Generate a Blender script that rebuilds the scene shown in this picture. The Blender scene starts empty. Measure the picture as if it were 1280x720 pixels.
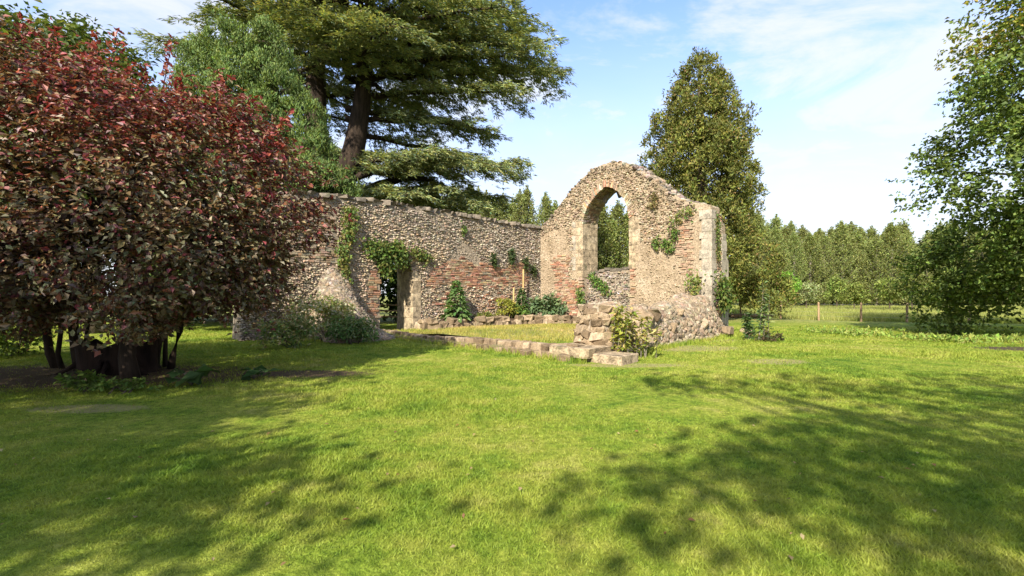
import bpy, math, random
import numpy as np
from mathutils import Vector
from mathutils.geometry import tessellate_polygon

rng = np.random.default_rng(7)
random.seed(7)
sc = bpy.context.scene
R = math.radians

# ------------------------------------------------------------------ camera
cam = bpy.data.cameras.new('camera')
cam.sensor_width = 36.0
cam.lens = 36.0 * 600 / 1280
cam.shift_y = 8.0 / 1280
cam.clip_start = 0.1
cam.clip_end = 3000
camo = bpy.data.objects.new('camera', cam)
sc.collection.objects.link(camo)
camo.location = (0, 0, 1.6)
camo.rotation_euler = (R(90), 0, 0)
sc.camera = camo

# ------------------------------------------------------------------ sky and sun
SUN_EL = 36.0
SUNH = np.array([-0.38, -0.925])            # horizontal direction towards the sun
world = bpy.data.worlds.new('World')
sc.world = world
world.use_nodes = True
wn = world.node_tree
for n in list(wn.nodes):
    wn.nodes.remove(n)


class NT:
    """small helper for building node trees"""
    def __init__(s, tree):
        s.t = tree

    def n(s, typ, ins=None, **kw):
        nd = s.t.nodes.new(typ)
        for k, v in kw.items():
            setattr(nd, k, v)
        for k, v in (ins or {}).items():
            if isinstance(v, bpy.types.NodeSocket):
                s.t.links.new(v, nd.inputs[k])
            else:
                nd.inputs[k].default_value = v
        return nd

    def math(s, op, a, b=0.0, c=0.0, clamp=False):
        nd = s.n('ShaderNodeMath', {0: a, 1: b, 2: c}, operation=op)
        nd.use_clamp = clamp
        return nd.outputs[0]

    def mix(s, fac, a, b, blend='MIX'):
        nd = s.n('ShaderNodeMix', data_type='RGBA', blend_type=blend)
        for k, v in ((0, fac), (6, a), (7, b)):
            if isinstance(v, bpy.types.NodeSocket):
                s.t.links.new(v, nd.inputs[k])
            else:
                nd.inputs[k].default_value = v if k == 0 else (*v, 1)[:4]
        return nd.outputs[2]

    def noise(s, vec, scale, detail=4, rough=0.55):
        return s.n('ShaderNodeTexNoise', {'Vector': vec, 'Scale': scale, 'Detail': detail, 'Roughness': rough}).outputs[0]

    def ramp(s, fac, stops):
        nd = s.n('ShaderNodeValToRGB', {0: fac})
        el = nd.color_ramp.elements
        while len(el) < len(stops):
            el.new(0.5)
        for e, (p, c) in zip(el, stops):
            e.position = p
            e.color = (*c, 1)
        return nd.outputs[0]

    def mapr(s, v, a, b, lo=0.0, hi=1.0):
        return s.n('ShaderNodeMapRange', {0: v, 1: a, 2: b, 3: lo, 4: hi}, interpolation_type='SMOOTHSTEP').outputs[0]


w = NT(wn)
skyt = w.n('ShaderNodeTexSky', sky_type='NISHITA', sun_disc=False)
skyt.sun_elevation = R(SUN_EL)
skyt.sun_rotation = math.atan2(SUNH[0], SUNH[1])
skyt.air_density = 1.0
skyt.dust_density = 1.2
skyt.ozone_density = 1.6
tc = w.n('ShaderNodeTexCoord').outputs['Generated']
sep = w.n('ShaderNodeSeparateXYZ', {0: tc})
den = w.math('ADD', w.math('MAXIMUM', sep.outputs[2], 0.0), 0.16)
cu = w.math('DIVIDE', sep.outputs[0], den)
cv = w.math('DIVIDE', sep.outputs[1], den)
cvec = w.n('ShaderNodeCombineXYZ', {0: cu, 1: cv, 2: 3.3}).outputs[0]
n_big = w.noise(cvec, 0.55, 3, 0.5)
n_fine = w.n('ShaderNodeTexNoise', {'Vector': cvec, 'Scale': 1.9, 'Detail': 7.0, 'Roughness': 0.62, 'Distortion': 0.5}).outputs[0]
cl = w.math('ADD', w.math('MULTIPLY', n_big, 0.42), w.math('MULTIPLY', n_fine, 0.68))
cl = w.mapr(cl, 0.47, 0.64)
low = w.mapr(sep.outputs[2], 0.58, 0.06)      # thin cloud thickens towards the horizon
thin = w.math('MULTIPLY', low, w.math('MULTIPLY_ADD', n_fine, 0.7, 0.5), clamp=True)
cmask = w.math('MAXIMUM', w.math('MULTIPLY', cl, 0.85), thin)
lift = w.mix(1.0, skyt.outputs[0], (0.52, 0.57, 0.70), 'MULTIPLY')
skyc = w.mix(cmask, lift, (1.74, 1.78, 1.87))
bg = w.n('ShaderNodeBackground', {0: skyc, 1: 0.15})
wo = w.n('ShaderNodeOutputWorld', {0: bg.outputs[0]})

sl = bpy.data.lights.new('sun', 'SUN')
sl.energy = 2.9
sl.angle = R(0.55)
sl.color = (1.0, 0.92, 0.79)
so = bpy.data.objects.new('sun', sl)
sc.collection.objects.link(so)
sdir = Vector((SUNH[0] * math.cos(R(SUN_EL)), SUNH[1] * math.cos(R(SUN_EL)), math.sin(R(SUN_EL))))
so.rotation_euler = sdir.to_track_quat('Z', 'Y').to_euler()
so.location = (-20, -30, 40)

sc.view_settings.view_transform = 'Standard'
sc.view_settings.look = 'None'
sc.view_settings.exposure = 1.95
sc.view_settings.gamma = 1.0
sc.view_settings.use_curve_mapping = False
sc.cycles.use_denoising = True
sc.cycles.max_bounces = 6
sc.cycles.transparent_max_bounces = 4


# ------------------------------------------------------------------ helpers
def link(o):
    sc.collection.objects.link(o)
    return o


def wloc(o):
    v = Vector((0, 0, 0))
    while o is not None:
        v = v + o.location
        o = o.parent
    return v


def tag(o, label=None, cat=None, group=None, kind=None):
    if label: o['label'] = label
    if cat: o['category'] = cat
    if group: o['group'] = group
    if kind: o['kind'] = kind
    return o


def empty(name, loc, label, cat, group=None):
    o = link(bpy.data.objects.new(name, None))
    o.location = loc
    o.empty_display_size = 0.2
    return tag(o, label, cat, group)


def mesh_np(name, V, Fs, col=None, smooth=False):
    V = np.asarray(V, np.float32).reshape(-1, 3)
    me = bpy.data.meshes.new(name)
    me.vertices.add(len(V))
    me.vertices.foreach_set('co', V.ravel())
    Fs = [np.asarray(f, np.int32) for f in Fs if len(f)]
    nl = sum(f.size for f in Fs)
    npoly = sum(len(f) for f in Fs)
    me.loops.add(nl)
    me.polygons.add(npoly)
    me.loops.foreach_set('vertex_index', np.concatenate([f.ravel() for f in Fs]))
    tot = np.concatenate([np.full(len(f), f.shape[1], np.int32) for f in Fs])
    st = np.concatenate([[0], np.cumsum(tot)[:-1]]).astype(np.int32)
    me.polygons.foreach_set('loop_start', st)
    me.polygons.foreach_set('loop_total', tot)
    me.polygons.foreach_set('use_smooth', np.full(npoly, bool(smooth)))
    if col is not None:
        col = np.asarray(col, np.float32).reshape(-1, 3)
        c4 = np.ones((len(V), 4), np.float32)
        c4[:, :3] = col
        at = me.attributes.new('Col', 'FLOAT_COLOR', 'POINT')
        at.data.foreach_set('color', c4.ravel())
    me.update(calc_edges=True)
    me.validate()
    return me


def mk(name, V, Fs, mat, parent=None, col=None, smooth=False, base=None):
    """one mesh object; V in world coordinates; base = world origin of a parentless object"""
    V = np.asarray(V, np.float64).reshape(-1, 3)
    p0 = np.array(wloc(parent)) if parent is not None else np.array(base if base is not None else (0, 0, 0), float)
    me = mesh_np(name, V - p0, Fs, col, smooth)
    me.materials.append(mat)
    o = link(bpy.data.objects.new(name, me))
    if parent is not None:
        o.parent = parent
    else:
        o.location = p0
    return o


def piece(name, me, parent, loc, rot=(0, 0, 0), scale=(1, 1, 1)):
    o = link(bpy.data.objects.new(name, me))
    o.parent = parent
    o.location = Vector(loc) - wloc(parent)
    o.rotation_euler = rot
    o.scale = scale
    return o


def copy_tree(root, loc, rotz, scale, label=None, group=None):
    r = link(root.copy())
    r.location = loc
    r.rotation_euler = (0, 0, rotz)
    r.scale = scale if hasattr(scale, '__len__') else (scale,) * 3
    if label: r['label'] = label
    if group: r['group'] = group
    for ch in list(root.children):
        c = link(ch.copy())
        c.parent = r
    return r


def nrm(v):
    return v / np.maximum(np.linalg.norm(v, axis=-1, keepdims=True), 1e-9)


def vnoise(P, f, seed=0):
    """cheap smooth value noise from sines, about -1..1"""
    P = np.asarray(P, float)
    r = np.random.default_rng(seed)
    out = np.zeros(P.shape[:-1])
    for k in range(5):
        d = r.normal(size=P.shape[-1])
        d = d / np.linalg.norm(d) * f * r.uniform(0.6, 1.6)
        out += np.sin(P @ d + r.uniform(0, 6.28))
    return out / 2.6


# ------------------------------------------------------------------ materials
def newmat(name):
    m = bpy.data.materials.new(name)
    m.use_nodes = True
    for n in list(m.node_tree.nodes):
        m.node_tree.nodes.remove(n)
    return m, NT(m.node_tree)


def leaf_mat(name, trans=0.35, rough=0.6, spec=0.2, ttint=(1.5, 1.35, 0.5), var=0.25):
    m, t = newmat(name)
    a = t.n('ShaderNodeAttribute', attribute_name='Col').outputs['Color']
    oi = t.n('ShaderNodeObjectInfo').outputs['Random']
    val = t.math('MULTIPLY_ADD', oi, var, 1 - var / 2)
    hue = t.math('MULTIPLY_ADD', oi, 0.02, 0.49)
    c = t.n('ShaderNodeHueSaturation', {'Color': a, 'Value': val, 'Hue': hue}).outputs[0]
    p = t.n('ShaderNodeBsdfPrincipled', {'Base Color': c, 'Roughness': rough, 'Specular IOR Level': spec})
    tcx = t.mix(1.0, c, ttint, 'MULTIPLY')
    tr = t.n('ShaderNodeBsdfTranslucent', {0: tcx})
    mx = t.n('ShaderNodeMixShader', {0: trans, 1: p.outputs[0], 2: tr.outputs[0]})
    t.n('ShaderNodeOutputMaterial', {0: mx.outputs[0]})
    return m


def stone_mat(name, nscale=9.0, amt=0.55, bump=0.5, moss=0.0, tint=None):
    """stone that takes each piece's own colour from Col, mottled and rough"""
    m, t = newmat(name)
    if tint is None:
        a = t.n('ShaderNodeAttribute', attribute_name='Col').outputs['Color']
    else:
        oi = t.n('ShaderNodeObjectInfo').outputs['Random']
        a = t.ramp(oi, tint)
    pos = t.n('ShaderNodeNewGeometry').outputs['Position']
    n1 = t.noise(pos, nscale, 6, 0.65)
    n2 = t.noise(pos, nscale * 6, 3, 0.6)
    f = t.math('ADD', t.math('MULTIPLY', n1, 0.6), t.math('MULTIPLY', n2, 0.4))
    k = t.mapr(f, 0.3, 0.7, 1 - amt, 1 + amt * 0.8)
    kk = t.n('ShaderNodeCombineXYZ', {0: k, 1: k, 2: k}).outputs[0]
    c = t.mix(1.0, a, kk, 'MULTIPLY')
    if moss > 0:
        n3 = t.noise(pos, 2.3, 5, 0.6)
        c = t.mix(t.mapr(n3, 0.62 - moss * 0.2, 0.72, 0, 0.7), c, (0.10, 0.105, 0.05))
    b = t.n('ShaderNodeBump', {'Height': f, 'Strength': bump, 'Distance': 0.03}).outputs[0]
    p = t.n('ShaderNodeBsdfPrincipled', {'Base Color': c, 'Roughness': 0.9, 'Specular IOR Level': 0.2, 'Normal': b})
    t.n('ShaderNodeOutputMaterial', {0: p.outputs[0]})
    return m


def mortar_mat(name, cols, scale=1.2, bump=0.9):
    m, t = newmat(name)
    pos = t.n('ShaderNodeNewGeometry').outputs['Position']
    n1 = t.noise(pos, scale, 5, 0.6)
    n2 = t.noise(pos, 14.0, 5, 0.7)
    c = t.ramp(n1, [(0.3, cols[0]), (0.5, cols[1]), (0.68, cols[2])])
    k = t.mapr(n2, 0.3, 0.7, 0.55, 1.3)
    kk = t.n('ShaderNodeCombineXYZ', {0: k, 1: k, 2: k}).outputs[0]
    c = t.mix(1.0, c, kk, 'MULTIPLY')
    b = t.n('ShaderNodeBump', {'Height': n2, 'Strength': bump, 'Distance': 0.05}).outputs[0]
    p = t.n('ShaderNodeBsdfPrincipled', {'Base Color': c, 'Roughness': 0.95, 'Specular IOR Level': 0.1, 'Normal': b})
    t.n('ShaderNodeOutputMaterial', {0: p.outputs[0]})
    return m


def bark_mat(name, c0, c1, scale=6.0):
    m, t = newmat(name)
    pos = t.n('ShaderNodeNewGeometry').outputs['Position']
    st = t.n('ShaderNodeMapping', {'Vector': pos, 'Scale': (1, 1, 0.22)}).outputs[0]
    n1 = t.noise(st, scale, 6, 0.7)
    c = t.ramp(n1, [(0.32, c0), (0.66, c1)])
    b = t.n('ShaderNodeBump', {'Height': n1, 'Strength': 0.9, 'Distance': 0.06}).outputs[0]
    p = t.n('ShaderNodeBsdfPrincipled', {'Base Color': c, 'Roughness': 0.9, 'Specular IOR Level': 0.15, 'Normal': b})
    t.n('ShaderNodeOutputMaterial', {0: p.outputs[0]})
    return m


# bare or worn patches of the ground: x, y, rx, ry, kind (0 leaf litter, 1 dry worn turf, 2 mulch)
PATCHES = [(-8.8, 9.6, 4.6, 1.7, 0), (-4.3, 9.9, 1.5, 0.55, 0), (-12.5, 8.2, 4.0, 1.2, 0),
           (5.3, 14.2, 1.6, 0.9, 1), (6.2, 11.3, 0.8, 0.5, 1), (6.6, 16.6, 1.6, 0.6, 1), (14.8, 13.6, 1.9, 0.75, 2),
           (-3.6, 18.4, 1.6, 0.8, 1), (-6.0, 6.8, .9, .3, 1), (2.6, 10.9, 1.5, 0.35, 1), (0.6, 18.6, 4.2, 4.4, 1), (-1.4, 20.6, 2.6, .9, 1)]


def grass_mat(name, blades):
    m, t = newmat(name)
    g = t.n('ShaderNodeNewGeometry')
    pos = g.outputs['Position']
    flat = t.n('ShaderNodeMapping', {'Vector': pos, 'Scale': (1, 1, 0)}).outputs[0]
    n1 = t.noise(flat, 0.33, 3, 0.6)
    n2 = t.noise(flat, 1.9, 4, 0.62)
    n3 = t.noise(flat, 11.0, 4, 0.7)
    f = t.math('ADD', t.math('ADD', t.math('MULTIPLY', n1, 0.40), t.math('MULTIPLY', n2, 0.42)), t.math('MULTIPLY', n3, 0.18))
    c = t.ramp(f, [(0.38, (0.090, 0.165, 0.015)), (0.46, (0.178, 0.245, 0.026)), (0.54, (0.255, 0.29, 0.042)), (0.64, (0.34, 0.32, 0.09))])
    # rough meadow beyond the mown lawn is paler and drier
    sp = t.n('ShaderNodeSeparateXYZ', {0: flat})
    far = t.mapr(t.math('MULTIPLY_ADD', n2, 5.0, sp.outputs[1]), 27.5, 33.0)
    cm = t.ramp(n2, [(0.35, (0.15, 0.20, 0.035)), (0.65, (0.33, 0.315, 0.10))])
    c = t.mix(far, c, cm)
    if not blades:
        k = t.mapr(n3, 0.3, 0.75, 0.55, 1.12)
        kk = t.n('ShaderNodeCombineXYZ', {0: k, 1: k, 2: k}).outputs[0]
        c = t.mix(1.0, c, kk, 'MULTIPLY')
        nb = t.noise(flat, 46.0, 3, 0.7)
        for (x, y, rx, ry, kd) in PATCHES:
            d = t.n('ShaderNodeVectorMath', {0: flat, 1: (-x, -y, 0)}, operation='ADD').outputs[0]
            d = t.n('ShaderNodeVectorMath', {0: d, 1: (1 / rx, 1 / ry, 0)}, operation='MULTIPLY').outputs[0]
            L = t.n('ShaderNodeVectorMath', {0: d}, operation='LENGTH').outputs[1]
            L = t.math('ADD', L, t.math('MULTIPLY_ADD', n2, 1.1, -0.55))
            fac = t.mapr(L, 1.1, 0.7, 0, (0.95, 0.6, 0.97)[kd])
            cc = ([(0.3, (0.035, 0.024, 0.015)), (0.7, (0.17, 0.115, 0.068))], [(0.3, (0.24, 0.19, 0.085)), (0.7, (0.36, 0.29, 0.16))],
                  [(0.3, (0.03, 0.028, 0.018)), (0.7, (0.12, 0.085, 0.055))])[kd]
            c = t.mix(fac, c, t.ramp(nb, cc))
        b = t.n('ShaderNodeBump', {'Height': t.math('ADD', nb, n3), 'Strength': 0.8, 'Distance': 0.03}).outputs[0]
        p = t.n('ShaderNodeBsdfPrincipled', {'Base Color': c, 'Roughness': 0.95, 'Specular IOR Level': 0.1, 'Normal': b})
        t.n('ShaderNodeOutputMaterial', {0: p.outputs[0]})
    else:
        a = t.n('ShaderNodeAttribute', attribute_name='Col').outputs['Color']
        c = t.mix(1.0, c, a, 'MULTIPLY')
        p = t.n('ShaderNodeBsdfPrincipled', {'Base Color': c, 'Roughness': 0.6, 'Specular IOR Level': 0.25})
        tr = t.n('ShaderNodeBsdfTranslucent', {0: t.mix(1.0, c, (1.3, 1.25, 0.6), 'MULTIPLY')})
        mx = t.n('ShaderNodeMixShader', {0: 0.35, 1: p.outputs[0], 2: tr.outputs[0]})
        t.n('ShaderNodeOutputMaterial', {0: mx.outputs[0]})
    return m


M_GROUND = grass_mat('turf', False)
M_BLADE = grass_mat('grass_blades', True)
M_LEAF = leaf_mat('leaf_green')
M_LEAFP = leaf_mat('leaf_purple', 0.25, 0.48, 0.36, (1.5, 0.9, 0.6))
M_NEEDLE = leaf_mat('needles', 0.28, 0.6, 0.2)
M_FLINT = stone_mat('flint')
M_BRICK = stone_mat('old_brick', 16.0, 0.4, 0.4)
M_ASHLAR = stone_mat('dressed_limestone', 4.2, 0.85, 1.0, 0.12, [(0.0, (0.29, 0.225, 0.145)), (0.5, (0.33, 0.255, 0.16)), (1.0, (0.35, 0.28, 0.185))])
M_PALE = stone_mat('pale_grey_limestone', 3.0, 0.6, 0.7, 0.25, [(0.0, (0.29, 0.25, 0.19)), (0.5, (0.31, 0.265, 0.20)), (1.0, (0.34, 0.295, 0.23))])
M_RUBBLE = stone_mat('rubble_stone', 5.0, 0.5, 0.8, 0.35, [(0.0, (0.125, 0.088, 0.052)), (0.4, (0.20, 0.145, 0.088)), (0.75, (0.27, 0.20, 0.125)), (1.0, (0.33, 0.255, 0.17))])
M_COPING = stone_mat('weathered_coping', 5.0, 0.5, 0.7, 0.3, [(0.0, (0.11, 0.095, 0.075)), (0.5, (0.155, 0.13, 0.10)), (1.0, (0.21, 0.17, 0.125))])
M_MORT_G = mortar_mat('sandy_mortar', [(0.235, 0.178, 0.113), (0.32, 0.247, 0.165), (0.375, 0.305, 0.215)])
M_MORT_W = mortar_mat('grey_mortar', [(0.20, 0.165, 0.125), (0.28, 0.228, 0.165), (0.34, 0.275, 0.195)], 0.8)
M_RENDER = mortar_mat('grey_render', [(0.26, 0.22, 0.165), (0.33, 0.28, 0.21), (0.40, 0.31, 0.21)], 1.5, 0.5)
M_SOIL = mortar_mat('soil', [(0.05, 0.035, 0.022), (0.10, 0.07, 0.045), (0.16, 0.115, 0.075)], 3.0)
M_BARK = bark_mat('bark_brown', (0.03, 0.022, 0.015), (0.13, 0.10, 0.07))
M_BARKG = bark_mat('bark_grey', (0.06, 0.052, 0.04), (0.24, 0.21, 0.16))
M_BARKD = bark_mat('bark_dark', (0.012, 0.009, 0.007), (0.055, 0.038, 0.026))
M_STUMP = bark_mat('rotten_wood', (0.006, 0.004, 0.003), (0.035, 0.021, 0.015), 5.0)
M_WOOD = bark_mat('fence_wood', (0.20, 0.13, 0.07), (0.42, 0.29, 0.17), 9.0)
M_CANE = bark_mat('bamboo_cane', (0.38, 0.26, 0.10), (0.55, 0.40, 0.18), 9.0)
mw, tw = newmat('fence_wire')
tw.n('ShaderNodeOutputMaterial', {0: tw.n('ShaderNodeBsdfPrincipled', {'Base Color': (0.35, 0.33, 0.3, 1), 'Metallic': 0.8, 'Roughness': 0.5}).outputs[0]})
M_WIRE = mw


# ------------------------------------------------------------------ shape builders
def tube(pts, radii, seg=7, cap=True):
    """tapered tube along pts; returns V, [quads, tris]"""
    pts = np.asarray(pts, float)
    n = len(pts)
    T = nrm(np.gradient(pts, axis=0))
    ref = np.where(np.abs(T[:, 2:3]) > 0.9, np.array([[1.0, 0, 0]]), np.array([[0, 0, 1.0]]))
    A = nrm(np.cross(T, ref))
    B = np.cross(T, A)
    ang = np.linspace(0, 2 * np.pi, seg, endpoint=False)
    V = pts[:, None, :] + np.asarray(radii, float)[:, None, None] * (np.cos(ang)[None, :, None] * A[:, None, :] + np.sin(ang)[None, :, None] * B[:, None, :])
    V = V.reshape(-1, 3)
    i = np.arange(n - 1)[:, None] * seg
    j = np.arange(seg)[None, :]
    k = (j + 1) % seg
    Q = np.stack([i + j, i + k, i + seg + k, i + seg + j], -1).reshape(-1, 4)
    tr = np.zeros((0, 3), int)
    if cap:
        V = np.vstack([V, pts[:1], pts[-1:]])
        a, b = n * seg, n * seg + 1
        l = (n - 1) * seg
        jj, kk = np.arange(seg), (np.arange(seg) + 1) % seg
        tr = np.vstack([np.stack([kk, jj, np.full(seg, a)], -1), np.stack([l + jj, l + kk, np.full(seg, b)], -1)])
    return V, Q, tr


class Acc:
    """collects tubes / arrays into one mesh"""
    def __init__(s):
        s.V, s.Q, s.T, s.C, s.n = [], [], [], [], 0

    def add(s, V, Q=None, T=None, C=None):
        V = np.asarray(V, float).reshape(-1, 3)
        s.V.append(V)
        if Q is not None and len(Q): s.Q.append(np.asarray(Q) + s.n)
        if T is not None and len(T): s.T.append(np.asarray(T) + s.n)
        if C is not None: s.C.append(np.broadcast_to(C, (len(V), 3)))
        s.n += len(V)

    def tube(s, pts, r, seg=7):
        s.add(*tube(pts, r, seg))

    def build(s, name, mat, parent=None, smooth=False, base=None):
        Fs = []
        if s.Q: Fs.append(np.vstack(s.Q))
        if s.T: Fs.append(np.vstack(s.T))
        return mk(name, np.vstack(s.V), Fs, mat, parent, np.vstack(s.C) if s.C else None, smooth, base)


def leaf_arrays(C, D, N, L, W, fold=0.18):
    """kite shaped leaves: base at C, pointing D, facing N"""
    D = nrm(D)
    S = nrm(np.cross(D, N))
    N2 = np.cross(S, D)
    L = np.broadcast_to(np.asarray(L, float), (len(C),))[:, None]
    W = np.broadcast_to(np.asarray(W, float), (len(C),))[:, None]
    mid = C + D * L * 0.45 + N2 * W * fold
    return np.stack([C - N2 * W * fold * .3, mid + S * W * 0.5, C + D * L - N2 * W * fold, mid - S * W * 0.5], 1)


def leaves_obj(name, K, col, mat, parent, base=None):
    n = len(K)
    F = np.arange(n * 4).reshape(n, 4)
    return mk(name, K.reshape(-1, 3), [F], mat, parent, np.repeat(col, 4, 0), False, base)


def pal(n, cols, wts=None, jit=0.2):
    cols = np.asarray(cols, float)
    idx = rng.choice(len(cols), n, p=None if wts is None else np.asarray(wts) / np.sum(wts))
    return np.clip(cols[idx] * (1 + rng.normal(0, jit, (n, 1))) * (1 + rng.normal(0, 0.06, (n, 3))), 0.004, 1)


def blob_shell(blobs, n, inner=0.72, rough=0.14):
    """points near the outer skin of a union of ellipsoids, with outward directions"""
    bl = np.asarray(blobs, float)
    area = (bl[:, 3] * bl[:, 4] * bl[:, 5]) ** (2 / 3)
    P, O = [], []
    got = 0
    while got < n:
        m = n * 2
        i = rng.choice(len(bl), m, p=area / area.sum())
        d = nrm(rng.normal(size=(m, 3)))
        r = inner + (1 - inner) * rng.random(m) ** 0.6
        r = r * (1 + rough * vnoise(d * 2.2 + i[:, None] * 3.7, 1.6, 5))
        p = bl[i, :3] + d * r[:, None] * bl[i, 3:]
        q = (p[:, None, :] - bl[None, :, :3]) / bl[None, :, 3:]
        dist = np.linalg.norm(q, axis=2)
        dist[np.arange(m), i] = 9
        ok = dist.min(1) > inner * 0.97
        P.append(p[ok]); O.append(nrm(d[ok] / bl[i[ok], 3:])); got += ok.sum()
    return np.vstack(P)[:n], np.vstack(O)[:n]


def clump_leaves(P, O, per, rad, L, Wr, up=0.7, rand=0.8, flat=0.7, outdir=0.7, droop=0.15, twigs=0, twl=.6):
    """leaves scattered round clump centres; returns K and clump index"""
    n = len(P)
    ci = np.repeat(np.arange(n), per)
    m = len(ci)
    rr = np.broadcast_to(np.asarray(rad, float), (n,))[ci]
    off = rng.normal(size=(m, 3)) * rr[:, None] * 0.55
    off[:, 2] *= flat
    C = P[ci] + off
    if twigs:
        ti = rng.integers(0, twigs, m)
        td = nrm(O[:, None, :] * .8 + rng.normal(0, .55, (n, twigs, 3)) + np.array([0, 0, .25]))
        so_ = rng.normal(0, 1, (n, twigs, 3)) * np.broadcast_to(np.asarray(rad, float), (n,))[:, None, None] * .55
        tl = twl * rng.uniform(.5, 1.25, (n, twigs))
        u = rng.random(m)
        C = P[ci] + so_[ci, ti] + td[ci, ti] * ((u - .35) * tl[ci, ti])[:, None] + rng.normal(0, .035, (m, 3))
        C[:, 2] -= .18 * u ** 2 * tl[ci, ti]
    Nn = nrm(np.array([0, 0, up]) + 0.45 * O[ci] + rand * rng.normal(size=(m, 3)) * 0.6)
    D = outdir * O[ci] + rng.normal(size=(m, 3)) * 0.75 + np.array([0, 0, -droop])
    D = D - (D * Nn).sum(1, keepdims=True) * Nn
    l = L * rng.uniform(0.5, 1.4, m)
    return leaf_arrays(C, D, Nn, l, l * Wr), ci


def limbs(acc, start, targets, r0, seg=5, sag=0.12):
    s = np.asarray(start, float)
    for tpt in targets:
        t = np.linspace(0, 1, 6)[:, None]
        mid = s + (tpt - s) * t
        ln = np.linalg.norm(tpt - s)
        mid[:, 2] += (np.sin(np.pi * t[:, 0])) * ln * sag
        mid += np.concatenate([[[0, 0, 0]], rng.normal(0, 0.035 * ln, (4, 3)), [[0, 0, 0]]])
        acc.tube(mid, r0 * np.linspace(1, 0.12, 6), seg)


def broadleaf(name, base, label, cat, blobs, trunk_top, tr, n_cl, per, rad, L, Wr, cols, wts=None, mat=None, bark=None, group=None,
              colfun=None, nlimb=26, trunk_pts=None, inner=0.72, zmin=None, rough=.14, **kw):
    root = empty(name, base, label, cat, group)
    P, O = blob_shell(blobs, n_cl, inner, rough)
    K, ci = clump_leaves(P, O, per, rad, L, Wr, **kw)
    if zmin is not None:
        kz = K[:, :, 2].min(1) > zmin + .45 * vnoise(K[:, 0, :2], 2.6, 66)
        K, ci = K[kz], ci[kz]
    c = pal(len(K), cols, wts) * (1 + 0.22 * rng.normal(size=(len(P), 1)))[ci].clip(0.5, 1.6)
    if colfun: c = colfun(K[:, 0], c, ci)
    leaves_obj('crown', K, np.clip(c, .003, 1), mat or M_LEAF, root)
    acc = Acc()
    b = np.array(base, float)
    top = np.array(trunk_top, float)
    if trunk_pts is None:
        t = np.linspace(0, 1, 7)[:, None]
        pts = b + (top - b) * t + np.concatenate([[[0, 0, 0]], rng.normal(0, 0.05 * tr * 3, (6, 3)) * [1, 1, 0]])
        pts[0, 2] -= 0.15
        acc.tube(pts, tr * np.array([1.35, 1.0, .92, .85, .76, .66, .5]), 10)
        starts = pts[3:]
    else:
        for pts, rr in trunk_pts:
            a1 = Acc(); a1.tube(pts, rr, 9); a1.build('trunk', bark or M_BARK, root, True)
        starts = np.array([p[-1] for p, _ in trunk_pts])
    sel = rng.choice(len(P), min(nlimb, len(P)), replace=False)
    for i in sel:
        s = starts[np.argmin(np.linalg.norm(starts - P[i], axis=1) + rng.random(len(starts)) * 1.5)]
        limbs(acc, s, [P[i] - O[i] * 0.15], tr * rng.uniform(.18, .42))
    acc.build('trunk' if trunk_pts is None else 'limbs', bark or M_BARK, root, True)
    return root


# stones ------------------------------------------------------------
_g = (1 + 5 ** 0.5) / 2
ICO = nrm(np.array([(-1, _g, 0), (1, _g, 0), (-1, -_g, 0), (1, -_g, 0), (0, -1, _g), (0, 1, _g), (0, -1, -_g), (0, 1, -_g), (_g, 0, -1), (_g, 0, 1), (-_g, 0, -1), (-_g, 0, 1)], float))
ICOF = np.array([(0, 11, 5), (0, 5, 1), (0, 1, 7), (0, 7, 10), (0, 10, 11), (1, 5, 9), (5, 11, 4), (11, 10, 2), (10, 7, 6), (7, 1, 8), (3, 9, 4), (3, 4, 2), (3, 2, 6), (3, 6, 8), (3, 8, 9), (4, 9, 5), (2, 4, 11), (6, 2, 10), (8, 6, 7), (9, 8, 1)])
BOX = np.array([(x, y, z) for x in (-1, 1) for y in (-1, 1) for z in (-1, 1)], float)
BOXF = np.array([(0, 1, 3, 2), (4, 6, 7, 5), (0, 4, 5, 1), (2, 3, 7, 6), (0, 2, 6, 4), (1, 5, 7, 3)])


def stone_block(seed, cham=0.16, jit=0.10):
    """irregular block with worn edges, half size 1 (44 triangles)"""
    r = np.random.default_rng(seed)
    V, idx = [], {}
    for sx in (-1, 1):
        for sy in (-1, 1):
            for sz in (-1, 1):
                j = r.normal(0, jit, 3)
                for ax in range(3):
                    p = np.array([sx, sy, sz], float) * (1 - cham * r.uniform(.7, 1.4))
                    p[ax] = (sx, sy, sz)[ax]
                    idx[(sx, sy, sz, ax)] = len(V)
                    V.append(p + j)
    Q, T = [], []
    for ax in range(3):
        o = [a for a in range(3) if a != ax]
        for s in (-1, 1):
            q = []
            for (u, v) in ((-1, -1), (1, -1), (1, 1), (-1, 1)):
                k = [0, 0, 0]
                k[ax] = s; k[o[0]] = u; k[o[1]] = v
                q.append(idx[(*k, ax)])
            Q.append(q)
        for u in (-1, 1):
            for v in (-1, 1):
                a, b = [0, 0, 0], [0, 0, 0]
                a[o[0]] = b[o[0]] = u; a[o[1]] = b[o[1]] = v
                a[ax] = -1; b[ax] = 1
                Q.append([idx[(*a, o[0])], idx[(*b, o[0])], idx[(*b, o[1])], idx[(*a, o[1])]])
    for sx in (-1, 1):
        for sy in (-1, 1):
            for sz in (-1, 1):
                T.append([idx[(sx, sy, sz, k)] for k in range(3)])
    V = np.array(V)
    def orient(F):
        out = []
        for f in F:
            a, b, c = V[f[0]], V[f[1]], V[f[2]]
            out.append(f if np.dot(np.cross(b - a, c - a), V[f].mean(0)) > 0 else f[::-1])
        return np.array(out)
    return V, orient(Q), orient(T)


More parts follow.
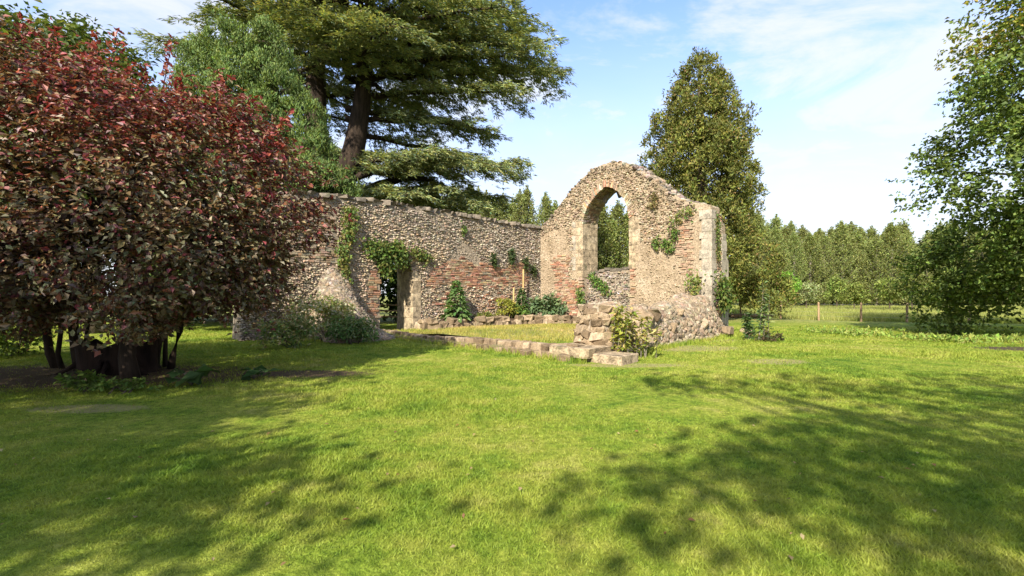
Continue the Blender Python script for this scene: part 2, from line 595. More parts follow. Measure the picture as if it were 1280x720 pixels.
def block_meshes(name, mat, n, cham, jit, seed):
    out = []
    for k in range(n):
        V, Q, T = stone_block(seed + k, cham, jit)
        me = mesh_np(name, V, [Q, T])
        me.materials.append(mat)
        out.append(me)
    return out


# ------------------------------------------------------------------ the ruin's own axes: a along the gable, b along the long wall
CO = np.array([1.53, 26.2])
UG = np.array([0.679, -0.7341])
NG = np.array([-0.7341, -0.679])
TH = math.atan2(UG[1], UG[0])


def W3(a, b, z):
    a, b, z = np.broadcast_arrays(np.asarray(a, float), np.asarray(b, float), np.asarray(z, float))
    xy = CO + a[..., None] * UG + b[..., None] * NG
    return np.concatenate([xy, z[..., None]], -1)


AX_A = np.array([*UG, 0.0])
AX_B = np.array([*NG, 0.0])
AX_Z = np.array([0, 0, 1.0])


def ground_z(x, y):
    x = np.asarray(x, float); y = np.asarray(y, float)
    P = np.stack([x, y], -1)
    z = 0.035 * vnoise(P, 0.45, 11) + 0.05 * vnoise(P, 0.12, 12)
    # the turf climbs a little towards the doorway and the rubble
    d = np.exp(-(((x + 4.3) / 2.2) ** 2 + ((y - 19.2) / 1.6) ** 2))
    return z + 0.12 * d


# ------------------------------------------------------------------ ground
def spaced(lo, hi, n, c, k):
    t = np.linspace(np.arcsinh((lo - c) / k), np.arcsinh((hi - c) / k), n)
    return c + k * np.sinh(t)


gx = spaced(-420, 420, 190, 0, 6)
gy = spaced(-120, 620, 210, 8, 6)
XX, YY = np.meshgrid(gx, gy)
ZZ = ground_z(XX, YY)
nx, ny = len(gx), len(gy)
ii = np.arange(ny - 1)[:, None] * nx + np.arange(nx - 1)[None, :]
GF = np.stack([ii, ii + 1, ii + nx + 1, ii + nx], -1).reshape(-1, 4)
go = mk('ground', np.stack([XX, YY, ZZ], -1).reshape(-1, 3), [GF], M_GROUND, smooth=True)
tag(go, 'sunlit mown lawn running out to a paler meadow', 'lawn', kind='structure')

# raised turf inside the ruin
ea = np.linspace(0.0, 9.7, 40); eb = np.linspace(0.05, 9.55, 40)
EA, EB = np.meshgrid(ea, eb)
def encl_z(a, b):
    P = np.stack([np.asarray(a, float), np.asarray(b, float)], -1)
    fade = np.clip(np.asarray(a, float) / 4.5, 0.25, 1.0)
    return 0.05 + 0.21 * fade + 0.03 * vnoise(P, 0.9, 21)
EV = W3(EA, EB, encl_z(EA, EB)).reshape(-1, 3)
ii = np.arange(39)[:, None] * 40 + np.arange(39)[None, :]
eo = mk('raised_lawn', EV, [np.stack([ii, ii + 1, ii + 41, ii + 40], -1).reshape(-1, 4)], M_GROUND, smooth=True)
tag(eo, 'raised patch of dry turf inside the ruin behind a stone kerb', 'lawn', kind='structure')


# ------------------------------------------------------------------ masonry
rng = np.random.default_rng(107)
def prism(poly, to3, d0, d1):
    """polygon in wall coordinates extruded between depths d0 (back) and d1 (front)"""
    poly = np.asarray(poly, float)
    n = len(poly)
    F = to3(poly[:, 0], poly[:, 1], d1)
    B = to3(poly[:, 0], poly[:, 1], d0)
    V = np.vstack([F, B])
    tri = np.array(tessellate_polygon([[Vector((p[0], p[1], 0)) for p in poly]]))
    i = np.arange(n); j = (i + 1) % n
    Q = np.stack([i, j, j + n, i + n], -1)
    return V, Q, np.vstack([tri, tri[:, ::-1] + n])


def fixn(o):
    import bmesh
    bm = bmesh.new(); bm.from_mesh(o.data)
    bmesh.ops.recalc_face_normals(bm, faces=bm.faces)
    bm.to_mesh(o.data); bm.free()
    return o


def inpoly(P, poly):
    x, y = P[:, 0], P[:, 1]
    poly = np.asarray(poly)
    ins = np.zeros(len(P), bool)
    j = len(poly) - 1
    for i in range(len(poly)):
        xi, yi = poly[i]; xj, yj = poly[j]
        c = ((yi > y) != (yj > y)) & (x < (xj - xi) * (y - yi) / (yj - yi + 1e-12) + xi)
        ins ^= c
        j = i
    return ins


def course(s0, s1, z0, z1, hh, ww, wob=0.35):
    """staggered courses of stones: returns s, z, half width, half height"""
    out = []
    z = z0
    while z < z1:
        h = hh * rng.uniform(0.75, 1.25)
        s = s0 - rng.random() * ww
        while s < s1:
            wd = ww * rng.uniform(0.55, 1.5)
            out.append((s + wd / 2, z + h / 2 + rng.normal(0, h * wob * .55), wd / 2 * rng.uniform(.8, 1.15), h / 2 * rng.uniform(.75, 1.2)))
            s += wd
        z += h
    return np.array(out)


def stones_on(ctr, ax_s, ax_n, ax_t, hs, hn, ht, col, box=False, jit=0.16, tilt=0.25):
    """vectorised stones at ctr (N,3) with half sizes along the three axes"""
    n = len(ctr)
    base, F = (BOX, BOXF) if box else (ICO * 1.18, ICOF)
    V = np.repeat(base[None], n, 0) * (1 + rng.normal(0, jit, (n, len(base), 1)))
    sc_ = np.stack([np.broadcast_to(hs, n), np.broadcast_to(hn, n), np.broadcast_to(ht, n)], -1)
    V = V * sc_[:, None, :]
    an = rng.normal(0, tilt, n)[:, None]
    x, y = V[..., 0].copy(), V[..., 2].copy()
    V[..., 0] = x * np.cos(an) - y * np.sin(an)
    V[..., 2] = x * np.sin(an) + y * np.cos(an)
    W = V[..., 0:1] * ax_s + V[..., 1:2] * ax_n + V[..., 2:3] * ax_t + ctr[:, None, :]
    Fa = (F[None] + (np.arange(n) * len(base))[:, None, None]).reshape(-1, F.shape[1])
    return W.reshape(-1, 3), Fa, np.repeat(col, len(base), 0)


FLINT_WARM = [(0.33, 0.262, 0.175), (0.29, 0.222, 0.14), (0.24, 0.18, 0.115), (0.38, 0.32, 0.235), (0.165, 0.125, 0.085), (0.28, 0.19, 0.12)]
FLINT_WW = [6, 6, 4, 3.4, 1.6, 1.0]
FLINT_GREY = [(0.26, 0.22, 0.17), (0.20, 0.165, 0.125), (0.32, 0.275, 0.215), (0.13, 0.11, 0.088), (0.27, 0.205, 0.14), (0.38, 0.34, 0.28)]
FLINT_GW = [5, 5, 4, 3, 3, 1.5]
BRICKS = [(0.31, 0.165, 0.10), (0.27, 0.135, 0.082), (0.33, 0.20, 0.125), (0.33, 0.245, 0.155), (0.20, 0.11, 0.075)]
BRICKW = [5, 4, 5, 5, 1.2]
BEIGE = [(0.32, 0.24, 0.155), (0.28, 0.19, 0.115), (0.35, 0.28, 0.195), (0.235, 0.17, 0.11)]

# ---- long side wall with the doorway ------------------------------
LB = 14.6
TOPB = np.array([(-1.2, 5.22), (0.2, 5.24), (3.2, 5.29), (6.1, 5.36), (8.6, 5.42), (11, 5.40), (12.4, 5.33), (13.4, 5.05), (14.1, 4.3), (14.6, 3.4)])
topz = lambda b: np.interp(b, TOPB[:, 0], TOPB[:, 1])
bt = np.arange(-1.2, LB + .01, 0.3)
top_line = [(b, topz(b) + rng.normal(0, 0.02)) for b in bt]
DOOR = [(7.94, -0.3), (7.94, 2.55), (8.05, 2.95), (8.3, 3.32), (8.71, 3.6), (9.12, 3.32), (9.38, 2.95), (9.49, 2.55), (9.49, -0.3)]
wall_poly = [(-1.2, -0.3)] + [(7.94, -0.3)] + DOOR[1:] + [(LB, -0.3)] + top_line[::-1]
wl = empty('ruined_wall', (*W3(0, 7, 0)[:2], 0), 'long roofless flint and brick wall pierced by an ivy hung doorway', 'wall')
wside = lambda s, z, d: W3(d, s, z)
V, Q, T = prism(wall_poly, wside, -1.3, -0.01)
core = fixn(mk('wall_core', V, [Q, T], M_MORT_W, wl))

st = course(-0.05, LB, 0.0, 5.45, 0.076, 0.105)
P2 = st[:, :2]
wob = 0.16 * vnoise(P2, 2.6, 31)
door_big = [(7.55, -0.3), (7.55, 2.4), (7.86, 2.5), (7.9, 3.0), (8.2, 3.5), (8.71, 3.8), (9.2, 3.5), (9.5, 3.0), (9.58, 2.6), (9.58, -0.3)]
ok = (P2[:, 1] < topz(P2[:, 0]) - 0.14) & ~inpoly(P2, door_big)
Pw = P2 + np.stack([wob, wob * 0.7], -1)
brick_zone = inpoly(Pw, [(0.7, 2.15), (7.15, 2.0), (7.1, 2.5), (6.7, 2.95), (6.0, 3.25), (5.2, 3.35), (4.4, 2.95), (3.9, 3.1), (2.6, 3.05), (1.2, 3.15), (0.7, 3.0)])
lower_brick = inpoly(Pw, [(2.5, 0.9), (6.9, 0.9), (7.2, 2.0), (0.7, 2.15), (1.2, 1.4)])
render_zone = inpoly(Pw, [(6.5, 3.0), (6.0, 3.5), (5.2, 4.1), (4.6, 3.75), (3.9, 3.1), (3.4, 2.85), (4.3, 2.9), (5.2, 3.3), (6.0, 3.2)])
jamb_zone = (Pw[:, 0] > 9.5) & (Pw[:, 0] < 10.05) & (Pw[:, 1] < 2.6)
beige_zone = (Pw[:, 0] > 11.4) & (Pw[:, 1] > 2.75)
flint = ok & ~(brick_zone | jamb_zone | beige_zone) & ~(render_zone & (rng.random(len(st)) < .45))
flint &= ~(lower_brick & (rng.random(len(st)) < 0.45))
f = st[flint]
n = len(f)
# upper and far stretch has more grey stones; the near, lower stretch is warmer
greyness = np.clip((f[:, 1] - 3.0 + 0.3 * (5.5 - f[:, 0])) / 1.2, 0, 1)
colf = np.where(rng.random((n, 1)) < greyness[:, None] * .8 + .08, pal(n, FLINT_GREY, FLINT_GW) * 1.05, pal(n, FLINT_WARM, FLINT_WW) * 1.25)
rz = render_zone[flint]
colf = colf * .72 + np.array([.30, .25, .185]) * .28
colf = np.where(rz[:, None], colf * .3 + np.array([.27, .225, .17]) * .7, colf)
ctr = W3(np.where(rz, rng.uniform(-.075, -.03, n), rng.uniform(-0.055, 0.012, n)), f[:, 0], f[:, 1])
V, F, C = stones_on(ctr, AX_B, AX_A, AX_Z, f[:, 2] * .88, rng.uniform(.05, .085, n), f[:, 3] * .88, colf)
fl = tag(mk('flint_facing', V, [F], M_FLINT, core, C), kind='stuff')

bk = course(0.3, LB, 0.0, 5.3, 0.082, 0.235, 0.1)
Pb = bk[:, :2] + (0.16 * vnoise(bk[:, :2], 2.6, 31))[:, None] * [1, .7]
bz = inpoly(Pb, [(0.7, 2.15), (7.15, 2.0), (7.1, 2.5), (6.7, 2.95), (6.0, 3.25), (5.2, 3.35), (4.4, 2.95), (3.9, 3.1), (2.6, 3.05), (1.2, 3.15), (0.7, 3.0)])
bz |= (bk[:, 0] > 9.58) & (bk[:, 0] < 10.0) & (bk[:, 1] < 2.55) & (bk[:, 1] > 0)
lz = inpoly(Pb, [(2.5, 0.9), (6.9, 0.9), (7.2, 2.0), (0.7, 2.15), (1.2, 1.4)]) & (rng.random(len(bk)) < 0.4)
bez = (Pb[:, 0] > 11.45) & (Pb[:, 1] > 2.75) & (bk[:, 1] < topz(bk[:, 0]) - .15)
sel = (bz | lz | bez) & (rng.random(len(bk)) < 0.93)
f = bk[sel]; n = len(f); be = bez[sel]
colb = np.where(be[:, None], pal(n, BEIGE), pal(n, BRICKS, BRICKW))
patch = vnoise(f[:, :2], 1.7, 33)
colb = np.where((patch > .35)[:, None] & ~be[:, None], colb * .4 + np.array([.30, .22, .145]) * .6, colb)
ctr = W3(rng.uniform(-0.06, -0.01, n), f[:, 0], f[:, 1])
V, F, C = stones_on(ctr, AX_B, AX_A, AX_Z, f[:, 2] * .9, .06, f[:, 3] * .78, colb, True, 0.05, 0.03)
tag(mk('brick_facing', V, [F], M_BRICK, core, C), kind='stuff')
cop = block_meshes('coping_stone', M_COPING, 5, 0.12, 0.09, 40)
b = -0.6
while b < 13.2:
    wd = rng.uniform(.16, .42)
    if rng.random() < .93: piece('coping_stone', cop[rng.integers(5)], wl, W3(-0.62 + rng.normal(0, .02), b + wd / 2, topz(b) + rng.uniform(-0.02, 0.02)), (rng.normal(0, .02), rng.normal(0, .02), TH + rng.normal(0, .03)),
          (0.70 * rng.uniform(.95, 1.04), wd / 2 * .96, rng.uniform(.06, .12)))
    b += wd
ash = block_meshes('jamb_stone', M_ASHLAR, 6, 0.04, 0.03, 60)
# rendered sandstone jamb on the far side of the doorway (runs through the wall)
z = -0.05
for k, h in enumerate([.62, .5, .58, .5, .46]):
    piece('jamb_stone', ash[k % 5], wl, W3(-0.46, 7.76, z + h / 2), (0, 0, TH), (.50, .20, h / 2 * .985))
    piece('jamb_stone', ash[(k + 2) % 5], wl, W3(-1.14, 7.80, z + h / 2), (0, 0, TH), (.165, .17, h / 2 * .985))
    z += h
# ring of rough stones round the door arch
acc = Acc()
arc = np.array(DOOR[1:-1])
dl = np.concatenate([[0], np.cumsum(np.linalg.norm(np.diff(arc, axis=0), axis=1))])
for d in np.arange(0.05, dl[-1], 0.12):
    p = np.array([np.interp(d, dl, arc[:, 0]), np.interp(d, dl, arc[:, 1])])
    q = nrm(p - np.array([8.71, 2.4]))
    ax_t = AX_B * q[0] + AX_Z * q[1]
    ax_s = AX_B * -q[1] + AX_Z * q[0]
    V, F, C = stones_on(W3(-0.1, *(p + q * .12))[None], ax_s, AX_A, ax_t, .052, .13, .15, pal(1, FLINT_WARM), True, .06, .05)
    acc.add(V, F, None, C)
tag(acc.build('door_arch_ring', M_FLINT, wl), kind='stuff')

# ---- gable with the tall window --------------------------------------
TOPG = np.array([(-0.3, 5.1), (0, 5.22), (.88, 5.77), (1.45, 6.33), (2.1, 6.86), (2.79, 7.36), (3.54, 7.74), (4.26, 7.9), (4.81, 7.88), (5.61, 7.64), (6.24, 7.22), (6.84, 6.72), (7.42, 6.2), (7.98, 5.74), (8.45, 5.47), (8.86, 5.37), (9.3, 5.22)])
gtz = lambda a: np.interp(a, TOPG[:, 0], TOPG[:, 1])
at_ = np.arange(0.02, 9.31, 0.22)
gtop = [(a, gtz(a) + rng.normal(0, .025)) for a in at_] + [(9.31, 5.2)]
WIN = [(2.94, -0.3), (2.94, 5.15), (3.06, 5.6), (3.3, 6.02), (3.65, 6.38), (4.0, 6.63), (4.36, 6.8), (4.75, 6.68), (5.1, 6.42), (5.4, 6.05), (5.6, 5.6), (5.69, 5.15), (5.69, -0.3)]
gpoly = [(0.02, -0.3)] + WIN + [(9.31, -0.3)] + gtop[::-1]
gb = empty('ruined_gable', (*W3(4.7, 0, 0)[:2], 0), 'tall ruined gable with an open pointed window and curved top', 'ruin')
gside = lambda s, z, d: W3(s, d, z)
V, Q, T = prism(gpoly, gside, -1.2, -0.01)
gcore = fixn(mk('gable_core', V, [Q, T], M_MORT_G, gb))
# infill panel below the window
ip = [(2.9, -0.3), (5.73, -0.3), (5.73, 2.78), (5.3, 2.86), (4.6, 2.74), (4.0, 2.82), (3.4, 2.70), (2.9, 2.62)]
V, Q, T = prism(ip, gside, -1.0, -0.42)
infill = fixn(mk('window_infill', V, [Q, T], M_MORT_W, gb))
s5 = course(2.95, 5.68, 0.2, 2.9, .10, .14)
s5 = s5[s5[:, 1] < 2.72]
n = len(s5)
V, F, C = stones_on(W3(s5[:, 0], rng.uniform(-.47, -.38, n), s5[:, 1]), AX_A, AX_B, AX_Z, s5[:, 2] * .85, .07, s5[:, 3] * .85, pal(n, FLINT_GREY, FLINT_GW))
tag(mk('flint_facing', V, [F], M_FLINT, infill, C), kind='stuff')
for a in np.arange(3.0, 5.7, .34):
    piece('sill_stone', cop[rng.integers(5)], infill, W3(a + .15, -.7, np.interp(a, [2.9, 3.4, 4, 4.6, 5.3, 5.7], [2.62, 2.7, 2.82, 2.74, 2.86, 2.78]) + .02), (0, 0, TH + rng.normal(0, .05)), (.165, .33, .07))

winp = [(2.86, -1), (2.86, 5.2), (3.0, 5.7), (3.25, 6.15), (3.6, 6.5), (3.97, 6.78), (4.36, 6.95), (4.8, 6.82), (5.17, 6.55), (5.5, 6.12), (5.68, 5.65), (5.77, 5.2), (5.77, -1)]
st = course(0.03, 9.3, 0.15, 7.95, 0.078, 0.108)
P2 = st[:, :2]
Pw = P2 + (0.15 * vnoise(P2, 2.6, 41))[:, None] * [1, .7]
ok = (P2[:, 1] < gtz(P2[:, 0]) - .10) & ~inpoly(P2, winp) & (P2[:, 0] < 9.25)
jz = ((P2[:, 0] > 2.3) & (P2[:, 0] < 2.95) & (P2[:, 1] > 2.45) & (P2[:, 1] < 5.3)) | ((P2[:, 0] > 5.65) & (P2[:, 0] < 6.25) & (P2[:, 1] > 2.85) & (P2[:, 1] < 5.2))
bzf = lambda p: ((p[:, 0] > 1.0) & (p[:, 0] < 2.94) & (p[:, 1] > .4) & (p[:, 1] < 3.6) & ~((p[:, 0] > 2.05) & (p[:, 1] > 2.45))) | ((p[:, 0] > 8.05) & (p[:, 0] < 8.9) & (p[:, 1] > 2.3) & (p[:, 1] < 4.8)) | ((p[:, 0] > 5.55) & (p[:, 0] < 6.05) & (p[:, 1] < 2.85))
pz = (P2[:, 0] > 8.83) & (P2[:, 1] > 2.2)
smooth_zone = inpoly(Pw, [(-.5, 0), (-.5, 4.6), (2.0, 5.2), (2.1, 3.6), (1, 3.6), (1, 0)]) | inpoly(Pw, [(5.6, 0), (5.6, 4.6), (6.4, 3.9), (7.2, 3.5), (8.1, 3.6), (8.1, 2.3), (9.3, 2.3), (9.3, 0)])
flint = ok & ~jz & ~bzf(Pw) & ~pz & ~(smooth_zone & (rng.random(len(st)) < .42))
f = st[flint]; n = len(f); sm = smooth_zone[flint]
colf = pal(n, FLINT_WARM, FLINT_WW) * 1.05
colf = colf * .75 + np.array([.32, .255, .175]) * .25
colf = np.where(sm[:, None], colf * .5 + np.array([.31, .24, .155]) * .5, colf)
colf = np.where((f[:, 1] > gtz(f[:, 0]) - .45)[:, None], colf * .75, colf)
V, F, C = stones_on(W3(f[:, 0], np.where(sm, rng.uniform(-.085, -.03, n), rng.uniform(-.055, .015, n)), f[:, 1]), AX_A, AX_B, AX_Z, f[:, 2] * .88, rng.uniform(.05, .085, n), f[:, 3] * .88, colf)
tag(mk('flint_facing', V, [F], M_FLINT, gcore, C), kind='stuff')

bk = course(0.9, 9.2, 0.15, 5.0, 0.082, 0.235, 0.1)
Pb = bk[:, :2] + (0.15 * vnoise(bk[:, :2], 2.6, 41))[:, None] * [1, .7]
inb = bzf(Pb) & (bk[:, 0] + bk[:, 2] < 8.84) & ~((bk[:, 0] > 2.9) & (bk[:, 0] < 5.75))
f = bk[inb & (rng.random(len(bk)) < .94)]; n = len(f)
colb = pal(n, BRICKS, BRICKW)
wash = ((f[:, 0] > 8) & (rng.random(n) < .75)) | ((f[:, 0] < 2) & (rng.random(n) < .4)) | ((f[:, 0] > 5) & (rng.random(n) < .35))
colb = np.where(wash[:, None], colb * .45 + np.array([.31, .24, .165]) * .55, colb)
V, F, C = stones_on(W3(f[:, 0], rng.uniform(-.05, -.005, n), f[:, 1]), AX_A, AX_B, AX_Z, f[:, 2] * .9, .06, f[:, 3] * .78, colb, True, .05, .03)
tag(mk('brick_facing', V, [F], M_BRICK, gcore, C), kind='stuff')

# rough cap along the curved top
acc = Acc()
a = 0.05
while a < 8.9:
    for bb in (-0.12, -0.38, -0.66, -0.95):
        V, F, C = stones_on(W3(a + rng.normal(0, .03), bb + rng.normal(0, .05), gtz(a) - .02 + rng.normal(0, .025))[None], AX_A, AX_B, AX_Z, rng.uniform(.07, .13), .14, rng.uniform(.05, .085), pal(1, FLINT_GREY, FLINT_GW) * .9)
        acc.add(V, None, F, C)
    a += .15
tag(acc.build('cap_stones', M_FLINT, gcore), kind='stuff')
# arch ring, front edge and soffit
acc = Acc()
arc = np.array(WIN[1:-1])
dl = np.concatenate([[0], np.cumsum(np.linalg.norm(np.diff(arc, axis=0), axis=1))])
for d in np.arange(0.04, dl[-1], 0.10):
    p = np.array([np.interp(d, dl, arc[:, 0]), np.interp(d, dl, arc[:, 1])])
    q = nrm(p - np.array([4.33, 4.6]))
    ax_t = AX_A * q[0] + AX_Z * q[1]
    ax_s = AX_A * -q[1] + AX_Z * q[0]
    V, F, C = stones_on(W3(p[0] + q[0] * .13, -.08 + rng.normal(0, .012), p[1] + q[1] * .13)[None], ax_s, AX_B, ax_t, .043, .11, .16, pal(1, FLINT_WARM[:4] + [(.40, .22, .12)]), True, .05, .04)
    acc.add(V, F, None, C)
    for bb in np.arange(-.35, -1.15, -.2):
        V, F, C = stones_on(W3(p[0] + q[0] * .05, bb, p[1] + q[1] * .05)[None], ax_s, AX_B, ax_t, .045, .09, .07, pal(1, BEIGE), True, .08, .05)
        acc.add(V, F, None, C)
tag(acc.build('window_arch_ring', M_FLINT, gb), kind='stuff')
# window jambs of dressed stone: grey outer strip, sandy reveal, and the far jamb
pale = block_meshes('jamb_stone', M_PALE, 6, 0.035, 0.022, 70)
z = 2.45
k = 0
while z < 5.05:
    h = [.36, .30, .4, .33, .38, .35, .42, .31][k % 8]
    wv = .12 if k % 2 else .19
    if k % 3: piece('jamb_stone', pale[k % 5], gb, W3(2.50 - wv, -.145, z + h / 2), (0, 0, TH), (wv, .155, h / 2 * .985))
    piece('jamb_stone', ash[k % 5], gb, W3(2.75, -.30, z + h / 2), (0, 0, TH), (.212, .30, h / 2 * .985))
    piece('jamb_stone', ash[(k + 2) % 5], gb, W3(2.76, -.91, z + h / 2), (0, 0, TH), (.205, .30, h / 2 * .985))
    if z > 2.75:
        wv = .17 if k % 2 else .25
        piece('jamb_stone', ash[(k + 1) % 5], gb, W3(5.655 + wv, -.30, z + h / 2), (0, 0, TH), (wv, .315, h / 2 * .985))
        piece('jamb_stone', pale[(k + 1) % 5], gb, W3(5.86, -.91, z + h / 2), (0, 0, TH), (.205, .30, h / 2 * .985))
    z += h
    k += 1
# stubs of the broken tracery hanging in the arch head
tr_m = block_meshes('tracery_stub', M_COPING, 2, .2, .12, 80)
for (a, z, ang) in ((3.86, 6.40, 0.45), (4.62, 6.52, -0.4)):
    piece('tracery_stub', tr_m[0 if ang > 0 else 1], gb, W3(a, -.72, z), (0, ang, TH), (.10, .11, .24))

# buttress closing the gable's right end
bt_poly = [(-1.25, -0.3), (0.06, -0.3), (0.06, 5.18), (-0.55, 4.95), (-1.25, 4.42)]
bside = lambda s, z, d: W3(d, s, z)
V, Q, T = prism(bt_poly, bside, 9.29, 9.52)
butt = fixn(mk('buttress', V, [Q, T], M_MORT_G, gb))
V, Q, T = prism([(-1.62, -.3), (-1.262, -.3), (-1.262, 3.35), (-1.62, 3.0)], bside, 9.0, 9.50)
fixn(mk('buttress_foot', V, [Q, T], M_PALE, butt))
z = 0.35
k = 0
while z < 5.0:
    h = [.34, .46, .27, .52, .36, .31, .44][k % 7]
    if z + h < 5.12:
        piece('quoin_stone', pale[k % 5], gb, W3(9.29 if k % 2 else 9.34, -.14, z + h / 2), (0, 0, TH), (.26 if k % 2 else .21, .215, h / 2 * .992))
    if z + h < 4.4:
        piece('quoin_stone', pale[(k + 3) % 5], gb, W3(9.40, -1.09, z + h / 2), (0, 0, TH), (.155, .19 if k % 2 else .25, h / 2 * .985))
    z += h
    k += 1
s6 = course(-.86, -.36, .3, 4.85, .085, .2)
n = len(s6)
V, F, C = stones_on(W3(9.51, s6[:, 0], s6[:, 1]), AX_B, AX_A, AX_Z, s6[:, 2] * .85, .04, s6[:, 3] * .85, pal(n, [(.28, .17, .10), (.31, .24, .165), (.25, .19, .13), (.34, .29, .22)]))
tag(mk('end_facing', V, [F], M_FLINT, butt, C), kind='stuff')

# ---- heaps of rubble ----------------------------------------------------
rng = np.random.default_rng(109)
rub = block_meshes('rubble_stone', M_RUBBLE, 8, 0.26, 0.24, 90)


def mound(name, parent, poly_fn, a0, a1, b0, b1, na, nb, mat):
    A, B = np.meshgrid(np.linspace(a0, a1, na), np.linspace(b0, b1, nb))
    Z = poly_fn(A, B)
    V = W3(A, B, Z).reshape(-1, 3)
    i = np.arange(nb - 1)[:, None] * na + np.arange(na - 1)[None, :]
    return mk(name, V, [np.stack([i, i + 1, i + na + 1, i + na], -1).reshape(-1, 4)], mat, parent, smooth=True)


def mound_stones(name, parent, fn, pts, size, cols, wts=None):
    n = len(pts)
    e = 0.05
    a, b = pts[:, 0], pts[:, 1]
    z = fn(a, b)
    ga = (fn(a + e, b) - fn(a - e, b)) / (2 * e)
    gbb = (fn(a, b + e) - fn(a, b - e)) / (2 * e)
    N = nrm(-ga[:, None] * AX_A - gbb[:, None] * AX_B + AX_Z)
    S = nrm(np.cross(N, rng.normal(size=(n, 3)) * .5 + AX_Z))
    Tt = np.cross(N, S)
    s = size * rng.uniform(.55, 1.5, n)
    cc = pal(n, cols, wts, .12) * .65 + np.array([.25, .195, .13]) * .35
    V, F, C = stones_on(W3(a, b, z), S[:, None, :], N[:, None, :], Tt[:, None, :], s * 1.25, s * .75, s * .85, cc, False, .2)
    return tag(mk(name, V, [F], M_FLINT, parent, C), kind='stuff')


# broken cross wall stub leaning against the long wall, left of the doorway
def stub_h(a, b):
    ridge = np.interp(a, [-.1, .3, .8, 1.5, 2.4, 3.2], [2.7, 2.15, 1.45, .85, .4, -.1])
    wdt = np.interp(a, [0, 3.2], [1.05, 1.25])
    prof = np.clip(1 - (np.abs(b - 11.35) / wdt) ** 2.6, -0.2, 1)
    return ridge * prof + .17 * vnoise(np.stack([a, b], -1), 3.4, 51) * np.clip(ridge, 0, 1) - .05
sb = empty('rubble_heap', (*W3(1.2, 11.4, 0)[:2], 0), 'sloping heap of tumbled flints against the wall left of the doorway', 'rubble')
mound('heap_core', sb, stub_h, -.05, 3.3, 9.9, 12.8, 34, 30, M_MORT_W)
pts = np.stack([rng.uniform(0, 3.1, 4600), rng.uniform(10.1, 12.65, 4600)], -1)
pts = pts[stub_h(pts[:, 0], pts[:, 1]) > 0.02]
mound_stones('flint_rubble', sb, stub_h, pts, .062, [np.array(q) * .8 for q in FLINT_WARM + FLINT_GREY])

# low rubble wall on the right, running back to the gable
def rub_c(b): return np.interp(b, [-.6, 3, 6, 9.2], [9.5, 9.75, 9.95, 10.6])
def rub_h(a, b):
    top = np.interp(b, [-1.2, -.3, .5, 1.3, 2.4, 3.6, 5.2, 6.2, 7.2, 7.8], [.22, .35, 1.1, 1.5, 1.5, 1.25, 1.15, 1.2, .95, .5])
    x = (a - rub_c(b)) / np.interp(b, [-.6, .6, 2, 8], [.4, .6, .85, .72])
    prof = np.clip(1 - np.abs(x) ** 3.6, -.2, 1)
    return top * prof + .13 * vnoise(np.stack([a, b], -1), 3.2, 52) * np.clip(top, 0, 1) - .04
rw = empty('rubble_wall', (*W3(9.9, 4, 0)[:2], 0), 'low tumbled flint rubble wall running out from the foot of the gable', 'wall')
mound('rubble_core', rw, rub_h, 8.6, 11.6, -1.3, 7.9, 34, 80, M_MORT_G)
pts = np.stack([rng.uniform(8.7, 11.5, 13000), rng.uniform(-1.25, 7.7, 13000)], -1)
pts = pts[rub_h(pts[:, 0], pts[:, 1]) > 0.03]
mound_stones('flint_rubble', rw, rub_h, pts, .066, [np.array(q) * .85 for q in FLINT_WARM + FLINT_WARM + FLINT_GREY[:2]])
for (a, b, z, sx, sy, sz) in [(10.75, 7.2, .45, .26, .24, .36), (10.6, 6.7, .8, .24, .26, .26), (10.2, 6.9, .98, .24, .22, .18), (10.5, 6.0, .95, .2, .2, .16), (10.55, 5.0, .5, .16, .15, .13), (10.3, 4.2, 1.05, .16, .15, .12), (10.45, 2.6, .6, .15, .15, .12), (10.5, .8, .25, .17, .17, .14), (10.5, -0.9, .12, .2, .18, .12)]:
    piece('rubble_stone', rub[rng.integers(8)], rw, W3(a, b, z), (rng.normal(0, .35), rng.normal(0, .35), rng.uniform(0, 6.28)), (sx, sy, sz))

# stack of big blocks: the broken pier at the corner of the kerb
pr = empty('stone_pier', (*W3(10.6, 8.6, 0)[:2], 0), 'broken pier of big weathered blocks stacked at the end of the stone kerb', 'pier')
pier_h = lambda z: np.interp(z, [0, .4, .9, 1.25, 1.5], [1.0, .92, .72, .55, .3])
pcore = lambda a, b: 1.3 * np.clip(1 - (np.hypot((a - 10.5) / .72, (b - 8.45) / .76)) ** 7, -.1, 1) + .05 * vnoise(np.stack([a, b], -1), 5.0, 57)
mound('pier_core', pr, pcore, 9.7, 11.3, 7.6, 9.3, 26, 26, M_MORT_W)
z = .1
while z < 1.3:
    sz = rng.uniform(.065, .11)
    k = float(np.interp(z, [0, .5, 1.0, 1.35], [1.0, .95, .82, .6]))
    an = rng.uniform(0, 1)
    while an < 6.283:
        wd = rng.uniform(.16, .32)
        rr = k * rng.uniform(.92, 1.06)
        ca, sa = math.cos(an), math.sin(an)
        piece('block', rub[rng.integers(8)], pr, W3(10.5 + ca * rr * .66, 8.45 + sa * rr * .70, z + rng.normal(0, .02)), (rng.normal(0, .07), rng.normal(0, .07), TH - an + math.pi / 2 + rng.normal(0, .2)), (wd / 2 * 1.05, rng.uniform(.11, .16), sz))
        an += wd / (.68 * k)
    z += sz * 1.75
ptp = np.stack([rng.uniform(9.8, 11.2, 500), rng.uniform(7.75, 9.15, 500)], -1)
ptp = ptp[pcore(ptp[:, 0], ptp[:, 1]) > .9]
mound_stones('flint_rubble', pr, pcore, ptp, .075, [np.array(q) * .85 for q in FLINT_WARM])

